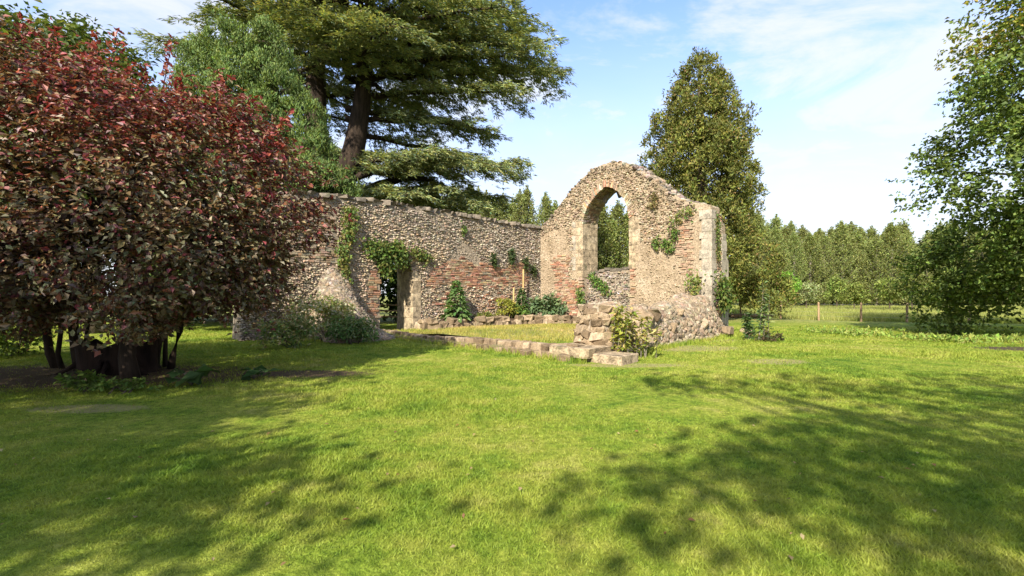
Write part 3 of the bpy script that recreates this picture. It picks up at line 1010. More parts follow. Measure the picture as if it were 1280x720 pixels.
# stone kerb along the front of the raised turf
kb = empty('stone_kerb', (*W3(5.5, 9.75, 0)[:2], 0), 'low mossy stone kerb edging the raised turf in front of the ruin', 'kerb')
krb = block_meshes('kerb_stone', M_RUBBLE, 6, .14, .12, 110)
a = 0.3
while a < 10.6:
    wd = rng.uniform(.18, .36)
    hgt = np.interp(a, [0, 4, 7, 10.6], [.10, .17, .27, .34])
    x, y = W3(a + wd / 2, 9.72, 0)[:2]
    zc = float(ground_z(x, y))
    piece('kerb_stone', krb[rng.integers(6)], kb, W3(a + wd / 2, 9.70 + rng.normal(0, .03), zc + hgt * .45), (rng.normal(0, .05), rng.normal(0, .05), TH + rng.normal(0, .16)), (wd / 2 * 1.08, .17 + rng.random() * .06, hgt * rng.uniform(.54, .62)))
    if a > 1.5 and rng.random() < .95:
        piece('kerb_stone', krb[rng.integers(6)], kb, W3(a + wd / 2, 10.0 + rng.normal(0, .04), zc + hgt * .12), (rng.normal(0, .07), rng.normal(0, .07), TH + rng.normal(0, .2)), (wd / 2 * .9, .15, hgt * .38))
    a += wd
# the two worn slabs that end the kerb
slab = block_meshes('step_slab', M_ASHLAR, 2, .10, .06, 120)
for (a, b, z, sx, sy, sz) in [(10.55, 9.55, .2, .62, .5, .13), (11.35, 9.35, .08, .55, .42, .11)]:
    piece('step_slab', slab[0 if a < 11 else 1], kb, W3(a, b, z), (0, 0, TH + .05), (sx, sy, sz))

# planting bed with a dry stone edge at the foot of the long wall
bed = empty('bed_edging', (*W3(1.1, 4, 0)[:2], 0), 'dry stone edging round the planting bed below the long wall', 'edging')
soil_poly = [(0.03, 0.05), (0.03, 7.6), (.75, 7.65), (.95, 6), (1.0, 4), (1.2, 2.2), (1.9, 1.3), (3.2, 1.2), (3.4, .05)]
V, Q, T = prism(soil_poly, lambda s, z, d: W3(s, z, d), 0.0, 0.42)
fixn(mk('bed_soil', V, [Q, T], M_SOIL, bed))
edge = np.array([(0.1, 7.75), (.85, 7.7), (1.0, 6), (1.05, 4), (1.3, 2.3), (2.0, 1.45), (3.3, 1.3), (4.1, .9)])
dl = np.concatenate([[0], np.cumsum(np.linalg.norm(np.diff(edge, axis=0), axis=1))])
for row, (z, sz) in enumerate(((.2, .17), (.44, .12))):
    d = 0.0 + row * .2
    while d < dl[-1]:
        wd = rng.uniform(.3, .55)
        a, b = np.interp(d + wd / 2, dl, edge[:, 0]), np.interp(d + wd / 2, dl, edge[:, 1])
        a2, b2 = np.interp(d + wd / 2 + .05, dl, edge[:, 0]), np.interp(d + wd / 2 + .05, dl, edge[:, 1])
        if not (row and rng.random() < .22):
            piece('edging_stone', rub[rng.integers(8)], bed, W3(a + rng.normal(0, .04), b, z), (rng.normal(0, .1), rng.normal(0, .1), TH + math.atan2(-(b2 - b), a2 - a) + rng.normal(0, .15)), (wd / 2, .19, sz * rng.uniform(.8, 1.2)))
        d += wd
# loose stones stacked at the foot of the gable, right of the bed
for (a, b, z, sx, sz) in [(3.7, .8, .3, .3, .22), (4.2, .6, .28, .34, .2), (3.9, .5, .6, .32, .17), (4.6, .5, .3, .3, .2), (5.1, .5, .3, .32, .2), (4.5, .45, .62, .3, .15), (5.0, .4, .6, .3, .16)]:
    piece('edging_stone', rub[rng.integers(8)], bed, W3(a, b, z), (rng.normal(0, .1), rng.normal(0, .1), rng.uniform(0, 6)), (sx, .25, sz))

# ------------------------------------------------------------------ greenery on the masonry
rng = np.random.default_rng(108)
IVY = [(0.085, 0.15, 0.028), (0.125, 0.195, 0.038), (0.16, 0.175, 0.045), (0.06, 0.105, 0.024)]
FERN = [(0.11, 0.18, 0.045), (0.17, 0.21, 0.05), (0.21, 0.19, 0.06)]


def creeper(name, label, pts, n, L, nrmv, cols, spread=(.18, .18), off=.10, hang=.6, cat='creeper'):
    """leaves hanging on a wall round world points"""
    pts = np.asarray(pts, float).reshape(-1, 3)
    root = empty(name, tuple(pts.mean(0)), label, cat)
    i = rng.integers(0, len(pts), n)
    tang = np.cross(AX_Z, nrmv)
    C = pts[i] + rng.normal(0, spread[0], n)[:, None] * tang + rng.normal(0, spread[1], n)[:, None] * AX_Z + np.abs(rng.normal(0, off, n))[:, None] * nrmv + nrmv * .03
    N = nrm(nrmv + rng.normal(0, .6, (n, 3)) + AX_Z * .35)
    D = rng.normal(0, .7, (n, 3)) - AX_Z * hang
    D = D - (D * N).sum(1, keepdims=True) * N
    l = L * rng.uniform(.6, 1.3, n)
    leaves_obj('foliage', leaf_arrays(C, D, N, l, l * .75), pal(n, cols), M_LEAF, root)
    acc = Acc()
    o = np.argsort(pts[:, 2])
    for k in range(min(5, len(pts))):
        p0 = pts[o[rng.integers(0, len(o))]]
        t = np.linspace(0, 1, 4)[:, None]
        p1 = p0 + tang * rng.normal(0, spread[0]) - AX_Z * spread[1] * 2
        acc = Acc()
        acc.tube(p0 + (p1 - p0) * t + nrmv * .05, [.012, .01, .008, .005], 4)
        acc.build('stem', M_BARK, root)
    return root


def seg(fn, p, q, k=8):
    t = np.linspace(0, 1, k)
    return fn(p[0] + (q[0] - p[0]) * t, p[1] + (q[1] - p[1]) * t)


LW = lambda s, z: W3(0.06, s, z)
GW = lambda s, z: W3(s, 0.06, z)
creeper('ivy', 'ivy hanging over the arch of the doorway', np.vstack([seg(LW, (10.0, 3.6), (9.4, 3.1)), seg(LW, (9.5, 3.4), (8.6, 3.5)), seg(LW, (9.35, 3.0), (9.2, 2.5), 6), seg(LW, (8.8, 3.5), (8.5, 3.0), 5)]), 1500, .14, AX_A, IVY, (.17, .17), .14)
creeper('wall_shrub', 'feathery weed rooted high in the wall above the rubble', seg(LW, (10.85, 4.85), (10.85, 3.75)), 420, .13, AX_A, FERN, (.16, .12), .12)
creeper('wall_shrub', 'upright yellowish creeper climbing the wall above the rubble heap', seg(LW, (11.1, 3.4), (11.05, 1.9)), 480, .13, AX_A, FERN, (.13, .13), .10)
creeper('ivy', 'small ivy spray to the right of the doorway arch', seg(LW, (7.9, 3.45), (7.3, 3.2), 5), 220, .13, AX_A, FERN, (.16, .12), .08)
for (p, q, n, lab) in [((3.45, 3.5), (3.42, 3.1), 110, 'dark weed tuft above the brickwork next to the bare wall scar'), ((2.25, 3.8), (2.25, 3.3), 170, 'largest dark weed tuft hanging above the brickwork'),
                       ((1.25, 3.45), (1.2, 3.0), 110, 'dark weed tuft above the tall garden cane'), ((.65, 3.1), (.6, 2.7), 100, 'dark weed tuft nearest the corner with the gable')]:
    creeper('wall_weed', lab, seg(LW, p, q, 5), n, .13, AX_A, [(.035, .06, .018), (.06, .085, .025)], (.09, .1), .08)
creeper('wall_weed', 'small weed tuft just below the coping of the long wall', seg(LW, (5.3, 4.75), (5.3, 4.5), 4), 60, .11, AX_A, IVY, (.06, .08), .05)
creeper('wall_weed', 'ferny spray rooted at the gable shoulder', np.vstack([seg(GW, (8.0, 4.75), (8.7, 5.1), 7)]), 150, .10, AX_B, FERN, (.16, .12), .10)
creeper('wall_weed', 'upper weed clump hanging beside the pier brickwork', seg(GW, (7.95, 4.35), (8.0, 3.95), 5), 100, .10, AX_B, IVY, (.12, .12), .07)
creeper('wall_weed', 'small weed clump under the window side of the shoulder', seg(GW, (7.15, 3.95), (7.1, 3.65), 4), 80, .12, AX_B, IVY, (.08, .1), .06)
creeper('wall_weed', 'lower weed clump hanging beside the pier brickwork', seg(GW, (7.6, 3.85), (7.75, 3.55), 4), 120, .12, AX_B, IVY, (.1, .1), .06)
creeper('wall_weed', 'tuft of dry weeds on the gable slope', seg(GW, (7.0, 5.9), (7.0, 5.55), 4), 120, .12, AX_B, [(.13, .12, .04), (.2, .15, .07)], (.09, .1), .06)
creeper('ivy', 'ivy trailing down the flint panel below the window', seg(lambda s, z: W3(s, -.36, z), (3.3, 2.5), (4.2, 1.75), 8), 300, .12, AX_B, IVY, (.12, .12), .05)
creeper('ivy', 'dark ivy at the foot of the window jamb', seg(GW, (2.95, 1.7), (2.9, 1.1), 5), 160, .12, AX_B, IVY, (.12, .15), .08)
creeper('ivy', 'narrow ivy strand on the end face of the gable', seg(lambda s, z: W3(9.55, s, z), (-.3, 4.7), (-.42, 3.0), 9), 260, .10, AX_A, FERN, (.06, .1), .05)
creeper('wall_weed', 'bushy green creeper on the buttress foot', np.vstack([seg(lambda s, z: W3(9.75, s, z), (-.1, 2.1), (-.5, 1.2), 8)]), 650, .15, AX_A, IVY, (.28, .2), .16)
creeper('wall_weed', 'leafy bush sprouting from the rubble against the pier', seg(lambda s, z: W3(9.0, s, z), (.35, 2.3), (.3, 1.8), 5), 180, .12, AX_B, FERN, (.2, .2), .15)


def bush(name, label, base, rx, ry, h, n_cl, per, L, Wr, cols, cat='shrub', group=None, stems=6, z0=0.1, **kw):
    x, y, z = base
    blobs = [(x, y, z + h * .55, rx, ry, h * .46)]
    for k in range(3):
        blobs.append((x + rng.normal(0, rx * .45), y + rng.normal(0, ry * .45), z + h * rng.uniform(.3, .65), rx * .55, ry * .55, h * .33))
    root = empty(name, base, label, cat, group)
    P, O = blob_shell(blobs, n_cl, .35)
    K, ci = clump_leaves(P, O, per, min(rx, ry) * .3, L, Wr, **kw)
    K[..., 2] = np.maximum(K[..., 2], z + .02)
    leaves_obj('foliage', K, pal(len(K), cols), M_LEAF, root)
    acc = Acc()
    for k in range(stems):
        tp = P[rng.integers(len(P))]
        b0 = np.array([x + rng.normal(0, .06), y + rng.normal(0, .06), z - .05])
        acc = Acc(); limbs(acc, b0, [tp], .02, 4, .02); acc.build('stem', M_BARK, root)
    return root


def cone_plant(name, label, base, r, h, n, L, Wr, cols, cat='plant'):
    x, y, z = base
    root = empty(name, base, label, cat)
    t = rng.random(n) ** .8
    ang = rng.random(n) * 6.283
    rad = r * (1 - t) * rng.uniform(.55, 1.0, n) + .03
    C = np.stack([x + np.cos(ang) * rad * .6, y + np.sin(ang) * rad * .6, z + .08 + t * h], -1)
    D = np.stack([np.cos(ang), np.sin(ang), -.25 + rng.normal(0, .25, n)], -1)
    N = nrm(np.array([0, 0, 1.0]) + .6 * D + rng.normal(0, .25, (n, 3)))
    l = L * (1.15 - .6 * t) * rng.uniform(.7, 1.2, n)
    leaves_obj('foliage', leaf_arrays(C, D, N, l, l * Wr), pal(n, cols), M_LEAF, root)
    acc = Acc()
    acc.tube([(x, y, z - .1), (x, y, z + h * .5), (x, y, z + h)], [.025, .02, .006], 5)
    acc.build('stem', M_BARK, root)
    return root


GREEN = [(0.09, 0.17, 0.033), (0.125, 0.21, 0.045), (0.165, 0.235, 0.05)]
cone_plant('leafy_plant', 'tall cone shaped large leaved plant in the stone bed near the doorway', tuple(W3(.6, 6.05, .42)), .75, 1.75, 420, .38, .5, [(0.08, 0.165, 0.05), (0.115, 0.21, 0.065), (0.15, 0.24, 0.08)])
bush('golden_shrub', 'rounded golden green shrub in the bed below the brickwork', tuple(W3(.65, 3.1, .42)), .55, .5, 1.0, 60, 22, .11, .5, [(0.30, 0.29, 0.04), (0.23, 0.245, 0.04), (0.16, 0.18, 0.03)])
cone_plant('leafy_plant', 'dark pointed plant beside the garden canes', tuple(W3(.6, 1.95, .42)), .5, 1.45, 300, .3, .42, [(0.055, 0.115, 0.035), (0.08, 0.15, 0.045)])
bush('leafy_plant', 'grey green broad leaved clump at the corner of the ruin', tuple(W3(1.6, .75, .42)), 1.0, .6, 1.2, 50, 14, .32, .4, [(0.13, 0.19, 0.09), (0.16, 0.23, 0.10), (0.10, 0.155, 0.07)], cat='plant')
bush('low_plant', 'low yellow green tuft spilling over the bed edging', tuple(W3(.75, 4.6, .42)), .4, .35, .4, 30, 14, .12, .4, [(0.17, 0.18, 0.03), (0.11, 0.15, 0.03)], cat='plant')
bush('low_plant', 'small green plant between the pointed plant and the golden shrub', tuple(W3(.9, 2.55, .42)), .4, .35, .65, 36, 14, .15, .45, GREEN, cat='plant')
for (bb, h, lab) in ((1.62, 2.55, 'tall slim garden cane standing in the wall bed'), (2.3, 1.6, 'short garden cane standing in the wall bed')):
    p = W3(.35, bb, .35)
    acc = Acc(); acc.tube([p, p + [0, 0, h * .5], p + [0.01, 0, h]], [.045, .042, .04], 6)
    tag(acc.build('garden_cane', M_CANE, base=tuple(p)), lab, 'cane')
# tall leggy plants in front of the rubble wall
def leggy(name, label, base, stems, h, n, L, cols, spread=.25, cat='plant'):
    x, y, z = base
    root = empty(name, base, label, cat)
    acc = Acc(); Ks = []
    for k in range(stems):
        b0 = np.array([x + rng.normal(0, spread * .5), y + rng.normal(0, spread * .4), z - .05])
        hh = h * rng.uniform(.6, 1.05)
        tp = b0 + [rng.normal(0, spread * .5), rng.normal(0, spread * .4), hh]
        t = np.linspace(0, 1, 5)[:, None]
        acc = Acc(); acc.tube(b0 + (tp - b0) * t, [.016, .014, .011, .008, .004], 5); acc.build('stem', M_BARKG, root)
        m = n // stems
        tt = rng.uniform(.22, 1, m)
        C = b0 + (tp - b0) * tt[:, None] + rng.normal(0, .03, (m, 3))
        ang = rng.random(m) * 6.283
        D = np.stack([np.cos(ang), np.sin(ang), rng.normal(.0, .4, m)], -1)
        N = nrm(np.array([0, 0, 1.0]) + .5 * D + rng.normal(0, .35, (m, 3)))
        l = L * rng.uniform(.6, 1.2, m)
        Ks.append(leaf_arrays(C, D, N, l, l * .45))
    K = np.concatenate(Ks)
    leaves_obj('foliage', K, pal(len(K), cols), M_LEAF, root)
    return root


p = W3(11.3, 8.55, 0); leggy('tall_weed', 'tall yellowing leafy stems in front of the stone pier', (2.75, 11.8, .02), 7, 1.35, 380, .17, [(0.33, 0.36, 0.07), (0.24, 0.31, 0.06), (0.42, 0.36, 0.13)], .32)
leggy('tall_weed', 'shorter yellowing leafy stems before the pale rubble boulders', (3.3, 12.2, .02), 6, 1.1, 280, .16, [(0.28, 0.29, 0.055), (0.20, 0.26, 0.05), (0.38, 0.31, 0.13)], .3)

# shrubs and wild flowers round the rubble left of the doorway
bush('wild_shrub', 'pale flowering shrub against the wall beside the purple tree', tuple(W3(1.9, 12.6, 0)), .95, .8, 1.6, 90, 20, .13, .45, [(0.17, 0.22, 0.06), (0.25, 0.27, 0.10), (0.42, 0.40, 0.27)])
bush('wild_shrub', 'dark green bushy shrub at the foot of the rubble heap', tuple(W3(3.3, 12.2, 0)), .85, .7, .95, 90, 20, .12, .45, [(0.07, 0.13, 0.035), (0.105, 0.175, 0.05), (0.19, 0.22, 0.09)])
bush('wild_shrub', 'low tangled weeds under the purple tree edge', tuple(W3(3.0, 13.9, 0)), .9, .8, .95, 90, 20, .12, .45, [(0.10, 0.155, 0.045), (0.15, 0.19, 0.06), (0.28, 0.25, 0.13)])
bush('wild_shrub', 'small weed clump on the rubble heap crest', tuple(W3(1.1, 12.1, .9)), .5, .5, .7, 40, 16, .11, .45, FERN)

# saplings on the lawn right of the ruin
leggy('sapling', 'slender young tree on the lawn beside the gable end', (8.5, 16.1, .0), 5, 2.0, 240, .18, [(0.075, 0.13, 0.045), (0.115, 0.175, 0.06), (0.18, 0.22, 0.075)], .2)
bush('low_plant', 'reddish low bush round the foot of the slender sapling', (8.5, 15.95, 0), .45, .35, .35, 40, 12, .11, .45, [(0.10, 0.075, 0.035), (0.06, 0.09, 0.03)], cat='plant')
leggy('sapling', 'short dark sapling on the lawn close to the buttress', (8.15, 16.6, .0), 5, 1.0, 240, .17, [(0.05, 0.10, 0.032), (0.08, 0.135, 0.045)], .13)
bush('low_plant', 'tiny green tuft at the foot of the buttress', tuple(W3(10.6, -.9, 0)), .25, .22, .35, 20, 12, .1, .45, GREEN, cat='plant')

# ------------------------------------------------------------------ purple leaved tree
rng = np.random.default_rng(101)
PB = [(-9.3, 9.9, 4.2, 2.6, 2.5, 2.0), (-7.0, 9.7, 4.0, 2.0, 2.2, 1.75), (-5.85, 9.4, 3.5, 1.55, 1.6, 1.45), (-7.4, 8.5, 2.7, 2.5, 2.0, 1.85),
      (-10.6, 9.0, 2.9, 2.3, 2.2, 2.2), (-6.3, 9.1, 2.3, 1.6, 1.6, 1.3), (-11.6, 9.6, 3.9, 2.3, 2.2, 2.0), (-8.8, 8.2, 3.4, 2.2, 1.8, 2.0), (-8.2, 10.6, 2.6, 2.6, 1.8, 1.6), (-6.0, 9.3, 2.2, 1.1, 1.3, 1.15)]


def purple_col(p, c, ci):
    # young red growth near the sunny top and right edge, bronze green leaves lower and inside
    h = np.clip((p[:, 2] - 3.9 + .75 * (p[:, 0] + 6.6).clip(-1.2, 3)) / 2.4 + .35 * vnoise(p, 1.3, 61), 0, 1)
    red = pal(len(p), [(0.20, 0.042, 0.052), (0.145, 0.032, 0.042), (0.22, 0.075, 0.045), (0.095, 0.028, 0.032), (0.30, 0.13, 0.12), (0.17, 0.075, 0.042)])
    bro = pal(len(p), [(0.16, 0.11, 0.055), (0.11, 0.095, 0.055), (0.20, 0.135, 0.065), (0.085, 0.045, 0.036), (0.125, 0.125, 0.065), (0.18, 0.16, 0.075)])
    pick = rng.random(len(p)) < .14 + .66 * h
    return np.where(pick[:, None], red, bro)


base = (-7.45, 9.45, 0)
tp = []
for (bx, by, tx, ty, tz, r) in [(-7.45, 9.4, -7.6, 9.4, 2.4, .15), (-9.15, 10.2, -9.3, 10, 2.4, .10), (-10.0, 10.6, -10.4, 10.3, 2.3, .085), (-9.8, 10.5, -9.6, 10.0, 2.2, .05),
                                (-7.9, 10.6, -7.3, 10.3, 2.2, .075), (-7.55, 10.6, -6.6, 10.0, 2.2, .07), (-7.8, 10.8, -7.6, 10.8, 2.2, .05), (-9.6, 10.7, -9.3, 10.7, 2.1, .04)]:
    t = np.linspace(0, 1, 6)
    pts = np.stack([bx + (tx - bx) * t, by + (ty - by) * t, -.15 + (tz + .15) * t], -1)
    pts[1:] += rng.normal(0, .025, (5, 3))
    tp.append((pts, r * np.array([1.2, .95, .88, .82, .75, .6])))
pt = broadleaf('purple_tree', base, 'spreading purple leaved tree with several stems over a dark stump', 'tree', PB, None, .16, 1900, 68, .26, .10, .60, [(.2, .04, .04)],
               mat=M_LEAFP, bark=M_BARKD, colfun=purple_col, nlimb=90, trunk_pts=tp, inner=.70, up=.8, zmin=1.02, rough=.26, twigs=5, twl=.75)
# leading shoots above the outline
acc = Acc(); Ks = []
for (x, y, z, dx, h) in [(-9.7, 9.6, 6.2, -.1, 1.0), (-8.6, 9.8, 6.2, .1, .75), (-8.1, 9.5, 5.9, .3, .95), (-7.2, 9.7, 5.5, .35, 1.3), (-10.4, 9.7, 6.2, -.2, .8), (-6.1, 9.4, 5.2, .5, .6), (-5.0, 9.3, 4.6, .7, .55), (-5.3, 9.2, 4.2, .9, .3), (-5.3, 9.0, 3.4, .8, .1), (-9.1, 9.4, 6.3, .2, .6), (-7.7, 9.9, 5.8, .1, .5), (-5.6, 9.2, 4.9, .6, .5), (-6.6, 9.2, 5.3, .3, .5)]:
    a, bq = np.array([x, y, z - .5]), np.array([x + dx, y, z + h])
    t = np.linspace(0, 1, 5)[:, None]
    acc.tube(a + (bq - a) * t, [.022, .018, .013, .009, .004], 4)
    m = 70
    tt = rng.random(m)
    C = a + (bq - a) * tt[:, None] + rng.normal(0, .05, (m, 3)) * (1.6 - tt)[:, None]
    D = rng.normal(size=(m, 3)) + nrm(bq - a) * .6
    N = nrm(rng.normal(size=(m, 3)) * .7 + [0, 0, .6])
    Ks.append(leaf_arrays(C, D - (D * N).sum(1, keepdims=True) * N, N, .13 * rng.uniform(.7, 1.2, m), .075))
K = np.concatenate(Ks)
leaves_obj('leading_shoot', K, pal(len(K), [(0.20, 0.036, 0.036), (0.15, 0.026, 0.030), (0.24, 0.06, 0.035)]), M_LEAFP, pt)
acc.build('shoot_stem', M_BARKD, pt)

# rotten stump under it
su = empty('tree_stump', (-8.35, 10.2, 0), 'wide dark rotten stump with a ragged top under the purple tree', 'stump')
nseg, nr = 40, 9
ang = np.linspace(0, 6.283, nseg, endpoint=False)
V = []
for k in range(nr):
    t = k / (nr - 1)
    rr = .95 + .12 * (1 - t) ** 3 + .12 * vnoise(np.stack([np.cos(ang) * 2, np.sin(ang) * 2, np.full(nseg, t)], -1), 2.2, 71)
    top = .62 + .22 * vnoise(np.stack([np.cos(ang) * 3, np.sin(ang) * 3], -1), 2.0, 72)
    V.append(np.stack([-8.35 + np.cos(ang) * rr * .80, 10.2 + np.sin(ang) * rr * .55, -.1 + (top + .1) * t], -1))
for rr, dz in ((.78, -.12), (.4, -.3)):
    V.append(np.stack([-8.35 + np.cos(ang) * rr * .8, 10.2 + np.sin(ang) * rr * .55, .55 + dz + .08 * np.sin(ang * 5)], -1))
nr += 2
i = np.arange(nr - 1)[:, None] * nseg; j = np.arange(nseg)[None, :]; k = (j + 1) % nseg
Q = np.stack([i + j, i + k, i + nseg + k, i + nseg + j], -1).reshape(-1, 4)
mk('bole', np.vstack(V), [Q, np.arange((nr - 1) * nseg, nr * nseg)[None]], M_STUMP, su, smooth=True)
for k in range(7):
    an = rng.uniform(-2.9, -.2)
    x0, y0 = -8.35 + math.cos(an) * .7, 10.2 + math.sin(an) * .48
    acc = Acc()
    acc.tube([(x0, y0, .22), (x0 + math.cos(an) * .2, y0 + math.sin(an) * .15, .08), (x0 + math.cos(an) * .5, y0 + math.sin(an) * .3, -.05)], [.07, .05, .03], 6)
    acc.build('root', M_STUMP, su, True)

# broad leaved burdock and small weeds by the tree's edge
def rosette(label, base, n, L, cols, h=.25, wr=.75):
    x, y, z = base
    root = empty('rosette_plant', base, label, 'plant')
    ang = rng.random(n) * 6.283
    C = np.stack([x + rng.normal(0, L * .5, n), y + rng.normal(0, L * .35, n), z + rng.uniform(.3, 1, n) * h], -1)
    D = np.stack([np.cos(ang), np.sin(ang), rng.normal(-.15, .2, n)], -1)
    N = nrm(np.array([0, 0, 1.0]) + .4 * rng.normal(size=(n, 3)))
    l = L * rng.uniform(.6, 1.1, n)
    leaves_obj('leaves', leaf_arrays(C, D, N, l, l * wr, .1), pal(n, cols), M_LEAF, root)
    acc = Acc()
    for q in range(min(n, 8)):
        acc.tube([(x, y, z - .03), tuple(C[q] * [.5, .5, 1] + np.array([x * .5, y * .5, -.03])), tuple(C[q])], [.012, .01, .007], 4)
    acc.build('stalk', M_LEAF if False else M_BARKG, root)
rosette('big leaved burdock plant on bare soil beside the purple tree', (-5.75, 8.65, 0), 16, .42, [(0.045, 0.10, 0.025), (0.065, 0.13, 0.035)], .28)
rosette('flat spreading leaves between the burdock and the wall shrubs', (-5.0, 9.3, 0), 16, .3, [(0.04, 0.085, 0.022), (0.055, 0.105, 0.03)], .16)
bush('low_plant', 'fresh green weed tuft in front of the stump', (-7.25, 8.1, 0), .28, .22, .32, 26, 12, .10, .5, [(0.09, 0.16, 0.03), (0.12, 0.19, 0.035)], cat='plant')
bush('low_plant', 'low straggly weeds in front of the thickest purple tree stem', (-6.45, 7.95, 0), .6, .25, .18, 36, 12, .09, .5, GREEN, cat='plant')

# ------------------------------------------------------------------ the big cedar
rng = np.random.default_rng(104)
CX, CY = -11.4, 30.0
cd = empty('cedar_tree', (CX, CY, 0), 'huge old cedar with layered drooping branches behind the long wall', 'tree')
acc = Acc()
stems = []
for (pts, r0) in [([(CX, CY, -.3), (CX - .1, CY, 4), (CX - .4, CY, 8), (CX - .9, CY, 12), (CX - .8, CY, 17), (CX - .5, CY, 23)], 1.15),
                  ([(CX + .3, CY, 7), (CX + 1.6, CY - .2, 10.5), (CX + 2.2, CY - .3, 14), (CX + 2.6, CY - .3, 19), (CX + 2.6, CY, 24)], .72),
                  ([(CX + .2, CY, 6.6), (CX - 2.2, CY + .4, 10), (CX - 4, CY + .6, 15), (CX - 4.6, CY + .6, 21)], .6),
                  ([(CX + .4, CY, 6.5), (CX + 3, CY - .6, 8.2), (CX + 5, CY - 1.0, 8.7), (CX + 6.8, CY - 1.3, 8.4)], .36)]:
    pts = np.array(pts, float)
    tt = np.linspace(0, len(pts) - 1, 14)
    p = np.stack([np.interp(tt, np.arange(len(pts)), pts[:, k]) for k in range(3)], -1)
    acc.tube(p, np.linspace(r0 * 1.15, r0 * .25, 14), 12)
    stems.append(p)
stem_pts = np.vstack([s[3:] for s in stems[:3]])
tuftC, tuftD, tuftG = [], [], []


def cedar_limb(z0, phi, L, rise, droop, fixed=False):
    near = stem_pts[np.abs(stem_pts[:, 2] - z0) < 1.5]
    s = near[rng.integers(len(near))].copy()
    if fixed: s = np.array([CX + 1.0, CY, z0])
    s[2] = z0
    t = np.linspace(0, 1, 12)
    d = np.array([math.cos(phi), math.sin(phi)])
    per = np.array([-d[1], d[0]])
    bend = rng.normal(0, .10)
    P = np.stack([s[0] + d[0] * L * t + per[0] * bend * L * t ** 2, s[1] + d[1] * L * t + per[1] * bend * L * t ** 2, z0 + L * (rise * t - droop * t ** 2.2)], -1)
    P[1:-1] += rng.normal(0, .09, (10, 3))
    acc.tube(P, np.interp(t, [0, 1], [.05 + .017 * L, .02]), 6)
    for tt in np.arange(.20, 1.0, .62 / L):
        for sd in (-1, 1):
            if rng.random() < .08: continue
            o = np.array([np.interp(tt, t, P[:, k]) for k in range(3)])
            l = L * rng.uniform(.16, .30) * (1.15 - .55 * tt) + .4
            an = phi + sd * R(rng.uniform(38, 75))
            dd = np.array([math.cos(an), math.sin(an), rng.uniform(-.06, .14)])
            m = 5
            q = np.linspace(0, 1, m)
            B = o + dd * l * q[:, None]
            B[:, 2] -= .26 * l * q ** 2
            acc.tube(B, np.linspace(.035, .010, m), 4)
            k = max(8, int(l * 13))
            u = rng.uniform(.12, 1.06, k)
            C = o + dd * l * u[:, None]
            C[:, 2] -= .27 * l * u ** 2 + np.abs(rng.normal(0, .07, k)) * u
            sp_ = .30 * (1.1 - .6 * u)[:, None]
            C += rng.normal(0, 1, (k, 3)) * np.concatenate([sp_, sp_, np.full_like(sp_, .035)], 1)
            tuftC.append(C); tuftD.append(np.repeat((dd + np.array([d[0], d[1], 0]) * .55)[None], k, 0)); tuftG.append(np.full(k, rng.normal(0, 1)))
    k = int(L * 4)
    u = rng.uniform(.6, 1.02, k)
    C = np.stack([np.interp(u, t, P[:, j]) for j in range(3)], -1) + rng.normal(0, 1, (k, 3)) * [.25, .25, .04]
    tuftC.append(C); tuftD.append(np.repeat(np.array([[d[0], d[1], -.1]]), k, 0)); tuftG.append(np.full(k, 0.0))


# reach of the boughs by height (towards the gable) and by direction
reach = lambda z: np.interp(z, [6, 9, 10.5, 12, 13.5, 16, 18, 21, 24], [7.5, 9.8, 7.6, 7.2, 8.8, 10.8, 10.2, 8.8, 7])
z = 7.4
k = 0
while z < 25:
    for q in range(4):
        phi = k * 2.39996 + rng.normal(0, .2)
        k += 1
        toward_right = .5 + .5 * math.cos(phi)
        # keep the low boughs from crossing in front of the wall
        L = reach(z) * (.62 + .38 * toward_right) * rng.uniform(.78, 1.0)
        if math.sin(phi) < -.3: L = min(L, 8.5)
        if math.sin(phi) < .1 and math.cos(phi) < -.1: L = min(L, 6.0)
        if 9.4 < z < 14.2 and math.sin(phi) < .2: continue
        cedar_limb(z + rng.uniform(0, .9), phi, L, rng.uniform(.02, .16), rng.uniform(.06, .18))
    z += 1.25 if z < 13 else .95
# the boughs that make the outline towards the gable
for (z, phi, L, rise, dr) in [(9.2, -.10, 11.4, .08, .08), (8.9, -.3, 10.6, .06, .10), (8.3, .05, 9.8, .04, .12), (8.0, -.5, 8.2, .02, .12), (7.5, -.75, 7.5, .0, .10), (7.6, -.2, 9.0, .0, .10), (9.6, -.55, 8.5, .05, .12),
                              (13.2, .35, 9.6, .02, .10), (11.6, .45, 8.8, .0, .10), (12.6, .1, 9.0, .02, .10), (14.0, -.05, 10.8, .05, .11), (15.0, .04, 12.6, .10, .08), (15.6, -.2, 12.2, .10, .12), (16.3, .2, 12.4, .08, .10), (16.9, -.08, 12.6, .08, .10), (17.8, .05, 11.6, .08, .08), (18.6, -.3, 11.0, .08, .1), (19.4, .12, 10.8, .05, .1), (20.4, -.1, 10.2, .05, .1), (17.2, -.45, 11.0, .08, .11), (18.9, .3, 10.6, .06, .1),
                              (17, 3.0, 8, .12, .1), (18.6, 3.2, 9.2, .1, .1), (20, 2.9, 9, .1, .1), (17, -.8, 8.5, .1, .1), (15, -1.0, 8.5, .08, .12), (19.5, -1.3, 8, .1, .1), (16.2, -1.7, 7.5, .1, .12), (19.2, -2.2, 6.5, .1, .12)]:
    cedar_limb(z, phi, L, rise, dr, True)
acc.build('trunk', M_BARKD, cd, True)
TC, TD, TG = np.vstack(tuftC), np.vstack(tuftD), np.concatenate(tuftG)
per = 6
n = len(TC) * per
C = np.repeat(TC, per, 0) + rng.normal(0, .07, (n, 3)) * [1, 1, .5]
